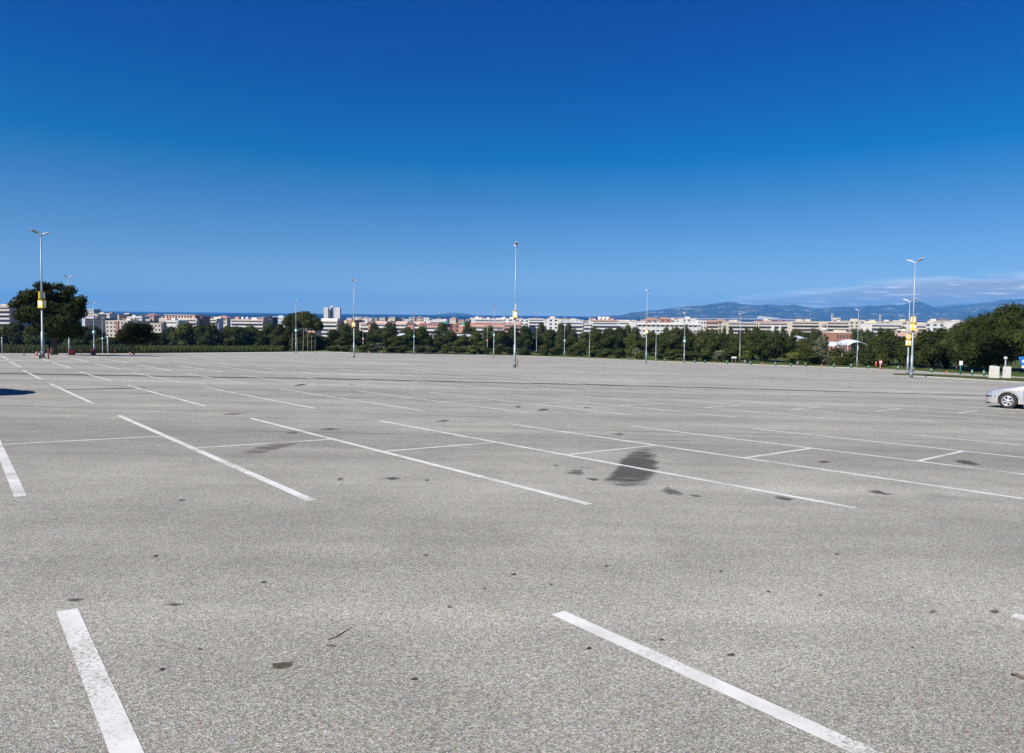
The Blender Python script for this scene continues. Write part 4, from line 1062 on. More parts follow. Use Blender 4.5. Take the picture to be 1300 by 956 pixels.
# ------------------------------------------------------------------ the town
COL = dict(pale=(.57, .53, .455), white=(.64, .62, .585), cream=(.58, .51, .41), pink=(.60, .40, .32), salmon=(.47, .25, .19), brick=(.33, .16, .11), orange=(.46, .28, .19), beige=(.50, .45, .37), grey=(.48, .49, .50), red=(.38, .17, .13), brown=(.22, .14, .10), paleblue=(.58, .63, .68), dark=(.035, .036, .045))  # dark: shade of blocks facing away, painted into the wall colour
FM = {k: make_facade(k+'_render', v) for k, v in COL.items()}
FM['tile'] = make_facade('clay_roof_tile', (.33, .20, .155)); FM['slate'] = make_facade('dark_roof', (.13, .10, .09))
def building(px0, px1, ytop, D, label, col='white', par='white', floors=4, style='balcony', depth=14, rot=0., roof=None, cols=None, cat='building', name='apartment_building', group='buildings of the town', shift=0):
    if px0 > 890 and par == 'white': par = 'pale'
    c = at_depth((px0+px1)/2, ytop, D); az = math.atan2(c.x, c.y)
    w = abs(px1-px0)/FPX*D*math.cos(az)*1.0
    w = (at_depth(px1, ytop, D)-at_depth(px0, ytop, D)).length * (.92 if rot else 1.)
    gz = ground_z(c.x, c.y) - .5; H = c.z-gz
    o = thing(name, label, cat, (c.x, c.y, gz), rot, group)
    fh = 3.0
    wall = MB().box((0, depth/2, H/2), (w, depth, H)).build('wall', FM[col], o)
    if roof == 'flat' or roof is None:
        MB().box((0, depth/2, H+.2), (w+.3, depth+.3, .4)).build('roof', FM[par], o)
    elif roof == 'hip':
        hh = min(3., w*.2); mb = MB()
        mb.add([(-w/2-.5, -.5, H), (w/2+.5, -.5, H), (w/2+.5, depth+.5, H), (-w/2-.5, depth+.5, H), (-w/2+min(5, w*.3), depth/2, H+hh), (w/2-min(5, w*.3), depth/2, H+hh)],
               [(0, 1, 5, 4), (1, 2, 5), (2, 3, 4, 5), (3, 0, 4), (3, 2, 1, 0)]); mb.build('roof', FM['tile'], o)
    if D < 760 and w > 7 and roof != 'hip':
        q = random.Random(int(px0*7+D))
        for _ in range(q.choice([1, 2, 2, 3])):
            rw, rh = q.uniform(2, 4.5), q.uniform(.7, 1.7)
            MB().box((q.uniform(-.42, .42)*w, q.uniform(4, depth-3), H+.4+rh/2), (rw, q.uniform(2.5, 4), rh)).build('roof_house', FM[q.choice([par, par, 'white', 'cream', 'beige', 'brown'])], o)
        if q.random() < .5:
            ax = q.uniform(-.4, .4)*w; MB().tube([(ax, depth/2, H+.4), (ax, depth/2, H+3.4)], .05, 5).box((ax, depth/2, H+3.2), (1.0, .05, .05)).build('antenna', M['steel'], o)
    n = cols or max(2, min(12, int(w/4.5)))
    for f in range(floors):
        z = H - 1.55 - f*fh
        if z < 2: break
        if style == 'balcony':
            MB().box((0, -.55, z-1.0), (w*.985, 1.1, 1.15)).build('balcony', FM[par], o)
            MB().box((0, -.03, z+.15), (w*.94, .06, 1.1)).build('window', M['window'], o)
        elif style == 'window':
            ww = w/n*.5
            win = None
            for k in range(n):
                x = -w/2+w*(k+.5)/n
                if win is None: win = MB().box((0, 0, 0), (ww, .08, 1.4)).build('window', M['window'], o)
                else: win = win.copy(); C.objects.link(win)
                win.parent = o; win.location = (x, -.02, z)
        elif style == 'band':
            MB().box((0, -.03, z), (w*.92, .06, .85)).build('window', M['window'], o)
    return o, w, H, wall
def extra(o, name, m, c, d, parent=None): return MB().box(c, d).build(name, m if not isinstance(m, str) else FM[m], parent or o)

o, w, H, _ = building(-6, 13, 389, 470, 'pale pinkish hotel with balconies at the left photo edge', 'pink', 'white', 5, 'balcony', rot=.1)
extra(o, 'roof_house', 'red', (w*.25, 6, H+1.0), (w*.4, 6, 2.0))
building(15, 24, 401.5, 520, 'low white house half hidden left of the big pine crown', 'white', 'white', 2, 'window')
building(92, 98, 391.5, 900, 'small white block peeking out above the right side of the big pine', 'white', 'white', 3, 'band')
building(104, 119, 393, 820, 'white flat-roofed block just right of the big pine crown', 'grey', 'white', 3, 'band')
building(112, 124, 399.2, 640, 'cream block below the white one right of the big pine', 'cream', 'cream', 2, 'band')
building(123, 139, 398.4, 700, 'bright white block behind the lamp right of the big pine', 'white', 'white', 2, 'band')
building(140, 151, 400, 760, 'pale stepped block between the bright white block and the dark block', 'beige', 'white', 3, 'window')
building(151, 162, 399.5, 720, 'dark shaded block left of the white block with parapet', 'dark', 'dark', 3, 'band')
building(108, 134, 405, 560, 'long block with shade-dark walls behind the beige flats', 'dark', 'dark', 4, 'band')  # its shade is put into the facade colour
o, w, H, _ = building(134, 162, 407.5, 500, 'beige four-storey flats with a brick strip left of the small tree', 'beige', 'beige', 5, 'window', cols=6)
extra(o, 'stair_strip', 'brick', (w*.03, -.25, H/2), (w*.12, .5, H-.1))
building(161.5, 180, 402.2, 640, 'white block with plain parapet above the small tree', 'white', 'white', 2, 'band')
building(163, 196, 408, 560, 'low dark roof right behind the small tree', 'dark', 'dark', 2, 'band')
o, w, H, _ = building(184, 195, 400.5, 660, 'house with orange-red roofs right of the white parapet block', 'pink', 'white', 2, 'window', roof='hip')
building(193, 206, 402.4, 700, 'row of pale houses left of the arcaded hotel', 'pink', 'white', 2, 'window')
building(191, 204.5, 411, 500, 'low beige house with dark windows below the arcaded hotel', 'beige', 'beige', 3, 'window', cols=3)
# arcaded hotel
o, w, H, wl = building(202, 250, 404.8, 520, 'long arcaded hotel with a pink arched top floor and brown end', 'cream', 'white', 3, 'balcony', depth=18)
extra(o, 'top_floor', 'pink', (w*.03, 8, H+1.6), (w*.8, 14, 2.6))
for k in range(9): MB().box((-w*.30+k*w*.078, .95, H+1.5), (w*.042, .1, 1.6)).build('arch_window', M['window'], o)
extra(o, 'roof_slab', 'cream', (w*.03, 8, H+3.05), (w*.84, 15, .35))
building(249, 256.5, 402.2, 525, 'brown end block touching the arcaded hotel', 'brown', 'brown', 2, 'window')
building(204, 226, 407.2, 505, 'white low block in front of the arcaded hotel', 'white', 'white', 1, 'band')
building(257, 266, 402.6, 640, 'white stepped house right of the arcaded hotel', 'white', 'white', 2, 'window')
building(264, 275, 405, 600, 'bright white house in the cluster left of the pyramid roof', 'white', 'cream', 2, 'balcony')
building(272, 288, 404, 650, 'house with a low brown pyramid roof behind the short thick pole', 'cream', 'white', 2, 'window', roof='hip')
o, w, H, _ = building(293, 334, 406, 560, 'pinkish terraced hotel left of the umbrella pines', 'pink', 'white', 4, 'balcony', depth=18)
extra(o, 'roof_house', 'salmon', (-w*.36, 6, H+1.2), (w*.12, 6, 2.4)); extra(o, 'roof_house', 'brown', (w*.2, 7, H+.9), (w*.55, 7, 1.8))
for k in (-.16, -.02): MB().lathe([(1.0, 0), (1.1, 1.4), (.6, 1.9), (.1, 2.0)], (k*w, 2, H+.4), 12).build('water_tank', M['white'], o)
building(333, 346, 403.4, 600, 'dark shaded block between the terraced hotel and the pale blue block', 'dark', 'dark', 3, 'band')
building(343, 363, 402.6, 640, 'pale blue-white hotel left of the umbrella pines', 'paleblue', 'paleblue', 4, 'window', cols=8)
building(388, 401, 411, 470, 'cream villa with arches seen between the umbrella pine trunks', 'cream', 'pink', 3, 'balcony')
# hotel below the tower
o, w, H, _ = building(400, 428, 407.5, 520, 'cream hotel with white balconies right below the white tower', 'cream', 'white', 5, 'balcony', depth=16)
extra(o, 'roof_hall', 'white', (w*.12, 8, H+1.1), (w*.75, 12, 1.8)); extra(o, 'pink_corner', 'pink', (-w*.36, -.9, H*.30), (w*.2, 1.6, H*.6))
# tower
o = None
def tower():
    D = 1150; c = at_depth(421.5, 388.8, D); gz = ground_z(c.x, c.y)-.5; H = c.z-gz
    px = D/FPX
    t = thing('tower_block', 'tall white tower block rising above the sea horizon', 'tower', (c.x, c.y, gz), .12)
    extra(t, 'wing', 'white', (-7.4*px, 6, H/2-1), (5.2*px, 16, H-2), t)
    extra(t, 'wing', 'white', (6.9*px, 6, H/2-1), (6.2*px, 16, H-2), t)
    m = extra(t, 'core', 'paleblue', (-.4*px, 10, H/2-1), (9.0*px, 14, H-2.2), t)
    MB().box((-.2*px, 2.9, H/2-1.2), (3.4*px, .4, H-2.5)).build('glass_strip', M['window'], t)
    MB().box((3.4*px, 2.9, H/2-1.2), (1.0*px, .4, H-2.5)).build('glass_strip', M['window'], t)
    extra(t, 'lift_house', 'white', (-1.2*px, 9, H-.2), (2.4*px, 8, 2.6), t)
    for k in range(12):
        MB().box((-7.4*px, -2.05, H-4-k*3.0), (3.4*px, .08, .35)).build('floor_line', FM['grey'], t)
    for k in (-.4, .9): MB().tube([(k*px, 9, H), (k*px, 9, H+4.0)], .16, 6).build('antenna', M['steel'], t)
tower()
o, w, H, _ = building(436, 448.5, 407, 505, 'orange-brick block with a cream strip, between the tower and the yellow-signed lamp', 'orange', 'brick', 3, 'window', depth=20, rot=-.25, cols=3)
extra(o, 'cream_strip', 'cream', (-w*.33, -.2, H/2), (w*.28, .5, H-.1))
# long salmon terrace
o, w, H, _ = building(456, 536, 410.8, 480, 'long salmon terrace block with white balconies and dark pointed roofs', 'pink', 'white', 5, 'balcony', depth=16)
for k in (-.31, .0, .32):
    extra(o, 'stair_tower', 'salmon', (k*w, -1.0, H*.49), (w*.085, 2.2, H*.98))
    mb = MB(); a = w*.075
    mb.add([(k*w-a, -2.6, H), (k*w+a, -2.6, H), (k*w+a, 8, H), (k*w-a, 8, H), (k*w, 2.6, H+2.6)], [(0, 1, 4), (1, 2, 4), (2, 3, 4), (3, 0, 4), (3, 2, 1, 0)]); mb.build('pointed_roof', FM['slate'], o)
for k in (-.16, .17, .44): extra(o, 'attic', 'pink', (k*w, 6, H+.9), (w*.18, 8, 1.4))
# red-roofed hotel
o, w, H, _ = building(532, 563, 414.5, 470, 'red-roofed hotel with white balconies, left of its salmon corner', 'salmon', 'white', 4, 'balcony', depth=16)
extra(o, 'upper_floor', 'red', (0, 8, H+1.1), (w*.98, 12, 2.0))
for k in range(9): MB().box((-w*.43+k*w*.107, 1.95, H+1.1), (w*.05, .1, 1.1)).build('window', M['window'], o)
o, w, H, _ = building(563, 571, 411.5, 465, 'salmon corner block with green awning beside the red-roofed hotel', 'salmon', 'salmon', 4, 'window', cols=2, depth=18)
extra(o, 'green_awning', M['teal'], (-w*.1, -.5, H+.9), (w*.6, 3, 1.2))
building(571, 583, 412, 500, 'dark red shaded wing between the two salmon blocks', 'brick', 'brick', 3, 'window')
o, w, H, _ = building(583, 640, 414, 475, 'long red and white hotel wing left of the central lamp', 'salmon', 'white', 4, 'balcony', depth=16)
extra(o, 'upper_floor', 'red', (w*.05, 8, H+1.1), (w*.88, 12, 1.9)); extra(o, 'green_roof', M['teal'], (-w*.42, 4, H+1.3), (w*.1, 6, 1.3)); extra(o, 'corner_tower', 'salmon', (-w*.46, -.8, H*.49), (w*.1, 2, H*.98))
building(640, 662, 411.5, 500, 'reddish pink wing right behind the central lamp', 'pink', 'salmon', 3, 'balcony')
o, w, H, _ = building(545, 566, 407.6, 640, 'white hall with a low curved roof above the red-roofed hotel', 'white', 'white', 1, 'band')
mb = MB(); nn = 10
mb.add([(-w/2+w*i/nn, y, H+1.8*math.sin(math.pi*i/nn)) for y in (0, 14) for i in range(nn+1)], [(i, i+1, nn+2+i, nn+1+i) for i in range(nn)] + [tuple(range(nn, -1, -1)), tuple(range(nn+1, 2*nn+2))]); mb.build('curved_roof', FM['grey'], o)
for a in [(603, 622, 405, 600, 'white villas left of the central lamp, below the horizon'), (621, 640, 405.4, 620, 'second group of white villas left of the central lamp'), (636, 652, 404.6, 700, 'white block right behind the central lamp sign'),
          (654, 672, 405.4, 640, 'white villas just right of the central lamp'), (671, 690, 404.8, 660, 'white villas with dark windows right of the central lamp'), (696, 709, 404.6, 560, 'tall white house beside a dark cypress')]:
    building(*a, 'white', 'white', 3, 'balcony' if a[0] % 2 else 'window')
building(712, 740, 408.5, 520, 'pale terraced flats behind the lamp right of the central lamp', 'paleblue', 'white', 4, 'balcony')
building(741, 752.5, 411, 520, 'grey-white flats behind the plain lamp', 'grey', 'white', 3, 'balcony')
building(712, 736, 406, 700, 'white roofs above the pale terraced flats', 'white', 'white', 2, 'window')
o, w, H, _ = building(752, 785, 408.6, 540, 'white hotel with an orange roof edge and three white drums on top', 'white', 'white', 3, 'balcony', depth=18)
extra(o, 'roof_edge', 'orange', (0, 8, H+.9), (w*1.02, 17, .8)); extra(o, 'roof_house', 'orange', (w*.28, 7, H+2.0), (w*.16, 6, 1.8))
for k in (-.18, -.02, .13): MB().lathe([(1.4, 0), (1.4, 2.4), (1.0, 2.7), (.2, 2.8)], (k*w, 6, H+1.3), 14).build('water_tank', M['white'], o)
building(777, 804, 408.2, 560, 'low white strip building left of the long white block', 'white', 'white', 2, 'band')
# long white block
o, w, H, _ = building(805, 890, 411, 430, 'long white block with rows of blue-grey windows', 'white', 'white', 4, 'band', depth=14)
extra(o, 'end_wall', 'white', (-w/2-.4, 3, H/2), (3.4, 8, H+.8)); extra(o, 'cornice', 'white', (0, -.3, H-.35), (w, .7, .9))
for f in range(4):
    for k in range(14): MB().box((-w*.45+k*w*.069, -.14, H-1.55-3*f), (w*.018, .2, 1.9)).build('pilaster', FM['white'], o)
building(886, 896.5, 407, 440, 'white end block at the right of the long white block', 'white', 'white', 4, 'window', cols=3)
for a in [(820, 836, 406.2, 640, 'cream', 'small cream house with tiled roof behind the left half of the long white block'), (838, 852, 405.6, 660, 'salmon', 'reddish house behind the middle of the long white block'), (850, 866, 405.8, 680, 'white', 'white house behind the teal-signed lamp'), (866, 884, 404.6, 640, 'white', 'white house above the right half of the long white block')]:
    building(*a[:4], a[5], a[4], 'white', 2, 'window', roof='hip' if a[4] != 'white' else 'flat')
o, w, H, _ = building(897, 912, 409, 560, 'orange and white houses just right of the long white block', 'orange', 'white', 3, 'balcony', roof='hip')
building(911, 925, 408, 600, 'pale house with red roof left of the striped beige flats', 'beige', 'white', 3, 'window', roof='hip')
building(924, 961, 409.3, 540, 'beige striped flats with two white stair towers', 'beige', 'white', 4, 'balcony')
o, w, H, _ = building(963, 1000, 409.5, 540, 'beige flats with reddish roof, right of the striped flats', 'beige', 'white', 4, 'balcony')
extra(o, 'roof_storey', 'red', (0, 8, H+.7), (w*.9, 10, 1.1))
extra(o, 'stair_tower', 'white', (w*.24, -1, H*.45), (w*.07, 2, H*.9))
extra(o, 'stair_tower', 'white', (-w*.02, -1, H*.45), (w*.07, 2, H*.9))
building(974.7, 979.3, 404, 800, 'white cube on the skyline above the beige flats', 'white', 'white', 2, 'band')
building(1005, 1040, 408.3, 560, 'long cream hotel left of the white sphere', 'cream', 'cream', 4, 'balcony')
building(1050, 1078, 408.6, 560, 'long cream hotel right of the white sphere', 'cream', 'cream', 4, 'balcony')
building(1078, 1098, 407.8, 600, 'cream block behind the lamp before the tent roofs', 'cream', 'white', 4, 'window')
building(1063.3, 1067.2, 403.8, 900, 'slim white tower house on the skyline left of the plain lamp', 'white', 'white', 3, 'band')
o, w, H, _ = building(1062, 1081, 423, 300, 'brown-pink house with pale roof behind the tent roofs', 'brick', 'cream', 3, 'window', roof='flat', cols=5)
extra(o, 'pale_gable', 'cream', (0, 4, H+.7), (w*.5, 5, 1.2))
for x in (1100, 1114, 1129): pass
building(1094, 1108, 408.6, 600, 'cream block left of the banded white flats', 'cream', 'white', 3, 'window')
building(1106, 1146, 411.3, 480, 'white flats with long dark window bands left of the twin lamps', 'white', 'white', 3, 'balcony')
building(1110, 1150, 408.4, 640, 'beige roofs above the white banded flats', 'beige', 'beige', 2, 'window')
building(1144, 1162, 408.4, 560, 'cream flats right behind the twin yellow-signed lamps', 'cream', 'white', 4, 'window')
building(1163, 1176, 412.5, 470, 'white flats with dark windows just right of the twin lamps', 'white', 'white', 3, 'balcony')
building(1174, 1200, 410.2, 520, 'broad white block left of the huge pine', 'white', 'cream', 3, 'window')
building(1192, 1214, 408, 600, 'pale block on the skyline left of the huge pine', 'beige', 'white', 3, 'window')
building(1213, 1230, 408.2, 540, 'white building touching the huge pine crown', 'white', 'white', 4, 'band')
building(1150, 1172, 421, 380, 'low pinkish house behind the twin lamps', 'pink', 'cream', 2, 'window')
# far roofs, hundreds of metres behind, all along the skyline
rnd = random.Random(12)
FAR = []
px = 440
while px < 1232:
    w = rnd.uniform(4, 10)
    D = rnd.uniform(800, 1700)
    base = 401.9 + .0105*(px-650) + 2.6
    yt = base + rnd.uniform(-.5, 2.6)
    c = rnd.choices(['white', 'cream', 'beige', 'pink', 'grey'], [5, 3, 3, 2, 1])[0]
    if not (408 < px < 434):
        kind = rnd.choice(['flat', 'flat', 'flat', 'hip'])
        lab = place(px+w/2, f'distant {c} {"tile-roofed" if kind == "hip" else "flat-roofed"} skyline block')
        building(px, px+w, yt, D, lab, c, 'white' if c == 'white' else c, 3, rnd.choice(['band', 'window']), depth=16, roof=kind, cols=3, group='far blocks on the skyline', rot=rnd.uniform(-.25, .25))
    px += w*rnd.uniform(.8, 1.25)
# white sphere on its grey stalk, mast, tent roofs
def sphere_thing():
    D = 330; c = at_depth(1046.5, 420.5, D); gz = ground_z(c.x, c.y); s = D/FPX
    t = thing('water_sphere', 'white sphere with a grey dome above, among the dark trees', 'tank', (c.x, c.y, gz))
    z = c.z-gz
    MB().tube([(0, 0, 0), (0, 0, z)], .35, 10).build('stalk', M['steel'], t)
    MB().lathe([(.2*s, 0), (1.7*s, .6*s), (2.5*s, 2.0*s), (2.4*s, 3.2*s), (1.6*s, 4.4*s), (.8*s, 4.8*s)], (0, 0, z), 18).build('sphere', M['white'], t)
    MB().lathe([(1.4*s, 0), (2.6*s, .5*s), (2.7*s, 2.2*s), (2.0*s, 3.6*s), (.8*s, 4.4*s), (.1*s, 4.5*s)], (0, 0, z+4.7*s), 18).build('dome', M['steel_dark'], t)
sphere_thing()
def mast(px, yb, yt, D, label):
    c = at_depth(px, yt, D); gz = ground_z(c.x, c.y); H = c.z-gz
    t = thing('crane_mast', label, 'mast', (c.x, c.y, gz))
    mb = MB()
    for sx in (-.7, .7):
        for sy in (-.7, .7): mb.tube([(sx, sy, 0), (sx, sy, H)], .14, 5)
    k = 0
    while k*2.2 < H-2:
        mb.tube([(-.7, -.7, k*2.2), (.7, -.7, k*2.2+2.2)], .08, 4); k += 1
    mb.build('lattice', FM['cream'], t); MB().box((0, 0, H+.5), (2.2, 2.2, 1)).build('mast_head', FM['cream'], t)
mast(1056.6, 408, 399.3, 850, 'thin pale lattice mast on the skyline left of the slim white tower house')
mast(1117.5, 408, 400.4, 900, 'thin orange-brown mast on the skyline above the banded white flats')
def tent(px0, px1, ybot, ytop, D, label):
    a, b = at_depth(px0, ybot, D), at_depth(px1, ybot, D); c = (a+b)/2; w = (b-a).length
    rise = at_depth((px0+px1)/2, ytop, D).z-c.z; gz = ground_z(c.x, c.y)
    t = thing('tent_roof', label, 'tent', (c.x, c.y, gz)); z = c.z-gz; dep = 9; n = 12; mb = MB()
    rows = []
    for j in range(5):
        y = dep*j/4
        for i in range(n+1):
            rows.append((-w/2+w*i/n, y, z + rise*math.sin(math.pi*i/n)**.8*(.55+.45*math.sin(math.pi*(j+.5)/5))))
    fs = [(j*(n+1)+i, j*(n+1)+i+1, (j+1)*(n+1)+i+1, (j+1)*(n+1)+i) for j in range(4) for i in range(n)]
    mb.add(rows, fs, True); o = mb.build('canvas', M['canvas'], t)
    md = o.modifiers.new('thick', 'SOLIDIFY'); md.thickness = .12
    for x in (-w/2, 0, w/2):
        for y in (0, dep): MB().tube([(x, y, 0), (x, y, z+.1)], .09, 8).build('pole', M['steel'], t)
tent(1047, 1064, 437.4, 434, 200, 'left white tent roof behind the leafless tree')
tent(1058, 1081, 440, 434.5, 190, 'middle white tent roof behind the leafless tree')
tent(1076, 1103, 439.2, 431.6, 185, 'right and largest white tent roof behind the plain lamp')
def low_shed(px0, px1, yt, D, label):
    c = at_depth((px0+px1)/2, yt, D); w = (at_depth(px1, yt, D)-at_depth(px0, yt, D)).length; gz = ground_z(c.x, c.y); H = c.z-gz
    t = thing('shed', label, 'shed', (c.x, c.y, gz))
    MB().box((0, 4, H/2-.4), (w*.96, 7.6, H-.9)).build('wall', FM['grey'], t)
    MB().add([(-w/2, -.4, H-.8), (w/2, -.4, H-.8), (w/2, 8, H), (-w/2, 8, H), (-w/2, -.4, H-.62), (w/2, -.4, H-.62), (w/2, 8, H+.18), (-w/2, 8, H+.18)], [(3, 2, 1, 0), (4, 5, 6, 7), (0, 1, 5, 4), (1, 2, 6, 5), (2, 3, 7, 6), (3, 0, 4, 7)]).build('roof', M['canvas'], t)
low_shed(504, 521, 424.3, 330, 'low shed with a white roof in the trees below the salmon terrace block')
low_shed(579, 600, 425.6, 320, 'long low shed with a white roof below the red and white hotel wing')
low_shed(1014, 1024, 427.6, 260, 'tiny white-roofed shed in the trees left of the tent roofs')
for k, px in enumerate((405.5, 409.5, 413.5)):
    b = at_depth(px, 435.5, 258); gz = ground_z(b.x, b.y); t = at_depth(px, 430, 258)
    o = thing('flag_sign', ['leftmost', 'middle', 'rightmost'][k]+' of three small white flags in the bushes below the tower', 'flag', (b.x, b.y, gz), 0, 'white flags in the bushes')
    MB().tube([(0, 0, 0), (0, 0, t.z-gz)], .05, 6).build('pole', M['steel'], o); MB().box((.35, 0, t.z-gz-.85), (.66, .04, 1.6)).build('cloth', M['white'], o)
# dark trees among the houses
TOWN = [(1033, 415, 9), (1025, 417, 10), (1012, 416, 10), (1040, 418, 8), (1053, 420, 8), (1078, 415, 8), (1093, 416, 9), (1101, 417, 9), (985, 416, 7), (996, 417, 7), (959, 413, 9), (948, 414, 6), (920, 412, 6), (914, 414, 6), (712, 408, 6), (797, 411, 6), (1137, 416, 8), (1160, 413, 7), (342, 408, 8), (518, 414, 8), (537, 412, 9), (502, 417, 8), (475, 418, 8), (434, 408, 5), (601, 414, 6)]
rnd = random.Random(77)
for px in range(898, 1112, 6):
    if not any(abs(px-t[0]) < 3 for t in TOWN): TOWN.append((px+rnd.uniform(-1, 1), 417.5+rnd.uniform(-2.5, 3), rnd.uniform(6, 10)))
q = random.Random(5)
for px in range(438, 1225, 31):
    x = px+q.uniform(-6, 6)
    if min(abs(x-c) for c in (421, 939, 1046, 1088, 1155)) > 6: TOWN.append((x, 403.5+.0105*(x-650)+q.uniform(3.5, 9), q.uniform(5, 9)))
for px in list(range(436, 600, 15))+list(range(700, 800, 15)): TOWN.append((px+rnd.uniform(-2, 2), 417+rnd.uniform(-2, 4), rnd.uniform(6, 11)))
for px, top, w in TOWN:
    D = 420; t = at_depth(px, top, D); gz = ground_z(t.x, t.y)
    tree('town_tree', 'olive_tree', (t.x, t.y, gz), w/FPX*D*(1.7 if 880 < px < 1110 else 3.0), t.z-gz, place(px, 'dark town tree'), 'tree', 'trees among the houses')

# ------------------------------------------------------------------ sea, mountains
sea_m = bpy.data.materials.new('deep_blue_sea'); n, l = nodes_of(sea_m); b = n['Principled BSDF']
tc = n.new('ShaderNodeTexCoord'); nz = n.new('ShaderNodeTexNoise'); nz.inputs['Scale'].default_value = .004; nz.inputs['Detail'].default_value = 6
mp = n.new('ShaderNodeMapping'); mp.inputs['Scale'].default_value = (.3, 1, 1); l.new(tc.outputs['Object'], mp.inputs[0]); l.new(mp.outputs[0], nz.inputs['Vector'])
r = ramp(n, [(.35, (.002, .018, .075)), (.65, (.003, .028, .105))]); l.new(nz.outputs[0], r.inputs[0]); l.new(r.outputs[0], b.inputs['Base Color'])
b.inputs['Roughness'].default_value = .6; b.inputs['Specular IOR Level'].default_value = .12
FAR_D = 23500
sea = MB(); rows = [1500, 2600, 4000, 6000, 9000, 14000, 19000, FAR_D]; vs = []
for d in rows: vs += [(d*math.tan(R(a)), d, -25) for a in range(-56, 57, 4)]
nn = 29; sea.add(vs, [(j*nn+i, j*nn+i+1, (j+1)*nn+i+1, (j+1)*nn+i) for j in range(len(rows)-1) for i in range(nn-1)])
structure(sea.build('sea', sea_m))

def mountain_mat(name, a, b_, c):
    m = bpy.data.materials.new(name); n, l = nodes_of(m); b = n['Principled BSDF']
    tc = n.new('ShaderNodeTexCoord'); nz = n.new('ShaderNodeTexNoise'); nz.inputs['Scale'].default_value = .0022; nz.inputs['Detail'].default_value = 9; nz.inputs['Roughness'].default_value = .65
    l.new(tc.outputs['Object'], nz.inputs['Vector'])
    r = ramp(n, [(.38, a), (.55, b_), (.70, c)]); l.new(nz.outputs[0], r.inputs[0]); l.new(r.outputs[0], b.inputs['Base Color']); b.inputs['Roughness'].default_value = 1; b.inputs['Specular IOR Level'].default_value = .0
    return m
mm = mountain_mat('scrub_mountain', (.012, .018, .012), (.055, .055, .042), (.34, .31, .27))
mm2 = mountain_mat('far_mountain', (.035, .04, .038), (.06, .06, .055), (.10, .095, .09))
def ridge(name, prof, D, m, back=2600, seed=0, rough=1.):
    x0, x1 = prof[0][0], prof[-1][0]; n = int((x1-x0)/.8); J = 28; vs = []
    xs, ys = [p[0] for p in prof], [p[1] for p in prof]
    for i in range(n+1):
        px = x0+(x1-x0)*i/n; top = at_depth(px, lerp(px, xs, ys) - .6*rough*noise.noise(Vector((px*.13, seed, 0))) - .55*rough*abs(noise.noise(Vector((px*.33, seed, 5)))) - .25*rough*noise.noise(Vector((px*.9, seed, 8))), D)
        H = max(1, top.z+28)
        for j in range(-J, J//2+1):
            t = abs(j)/(J if j < 0 else J/2); q = (1-t)**(1.25)
            y = D + (j/J)*(4200 if j < 0 else back*2)
            k = y/D
            nv = noise.noise(Vector((px*.05, j*.5, seed)))*.34 - abs(noise.noise(Vector((px*.11+j*.3, j*.45, seed+3))))*.66 + noise.noise(Vector((px*.4, j*1.3, seed+7)))*.12
            z = -28 + H*max(0, q*(1 + nv*math.sin(math.pi*min(1, t*1.0)))) - (1 if t == 1 else 0)*8
            vs.append((top.x*k, y, z))
    w = J+J//2+1
    mb = MB().add(vs, [(i*w+j, (i+1)*w+j, (i+1)*w+j+1, i*w+j+1) for i in range(n) for j in range(w-1)], True)
    structure(mb.build(name, m))
ridge('mountains', [(722, 404.3), (745, 402.5), (765, 401), (790, 400.2), (801, 396.8), (815, 396), (822, 394.6), (837, 393.6), (850, 391.5), (860, 390.5), (876, 388.8), (893, 387.8), (905, 385.7), (918, 384.2), (926, 383), (931, 383), (937, 385), (947, 386.7), (959, 387.8), (972, 386.7), (984, 387.4), (999, 387.8), (1009, 386.7), (1022, 390), (1030, 391.5), (1047, 392), (1057, 389.8), (1072, 389.4), (1090, 390), (1103, 387.8), (1113, 388.8), (1128, 386.7), (1140, 387.8), (1146, 386.7), (1153, 384.7), (1159, 384), (1165, 383), (1171, 383.6), (1180, 387.4), (1188, 391.5), (1196, 392.3), (1206, 391), (1217, 389.8), (1227, 388.2), (1238, 387), (1250, 386), (1275, 383), (1300, 381), (1360, 378), (1420, 380), (1500, 383), (1600, 386), (1720, 390), (1850, 397), (1980, 406)], 15500, mm, seed=1)
ridge('far_mountains', [(1000, 394), (1060, 391), (1110, 389.6), (1190, 390), (1210, 387.5), (1240, 386), (1270, 381), (1300, 379.5), (1380, 376)], 17800, mm2, back=900, seed=5)
ridge('far_headland', [(536, 403), (545, 400.8), (556, 399), (566, 397.6), (574, 396.9), (582, 397.3), (590, 398), (600, 399.4), (612, 402), (618, 404)], 20500, mm2, back=900, seed=9, rough=.4)
def quarry():
    D, top = 11300, []
    for px, py in [(960, 405), (962, 401.6), (965, 401.0), (970, 401.7), (976, 402.2), (982, 402.9), (988, 403.6), (992, 405)]: top.append(at_depth(px, py, D))
    vs = []
    for p in top:
        for dy, k in ((-260, 0.), (0, 1.), (500, .8), (700, 0.)): vs.append((p.x*(D+dy)/D, D+dy, -26 + (p.z+26)*k))
    n = len(top); o = MB().add(vs, [(i*4+j, (i+1)*4+j, (i+1)*4+j+1, i*4+j+1) for i in range(n-1) for j in range(3)]).build('quarry_hill', FM['beige']); structure(o)
quarry()
def coast():
    vs = []; n = 24
    for i in range(n+1):
        px = 845+170*i/n; a = at_depth(px, 402, 9000)
        for dy, z in ((0, -25.5), (120, -20), (900, -17), (1100, -26)): vs.append((a.x*(9000+dy)/9000, 9000+dy, z + 3*noise.noise(Vector((px*.3, dy, 0)))))
    structure(MB().add(vs, [(i*4+j, (i+1)*4+j, (i+1)*4+j+1, i*4+j+1) for i in range(n) for j in range(3)]).build('coast_strip', FM['beige']))
coast()

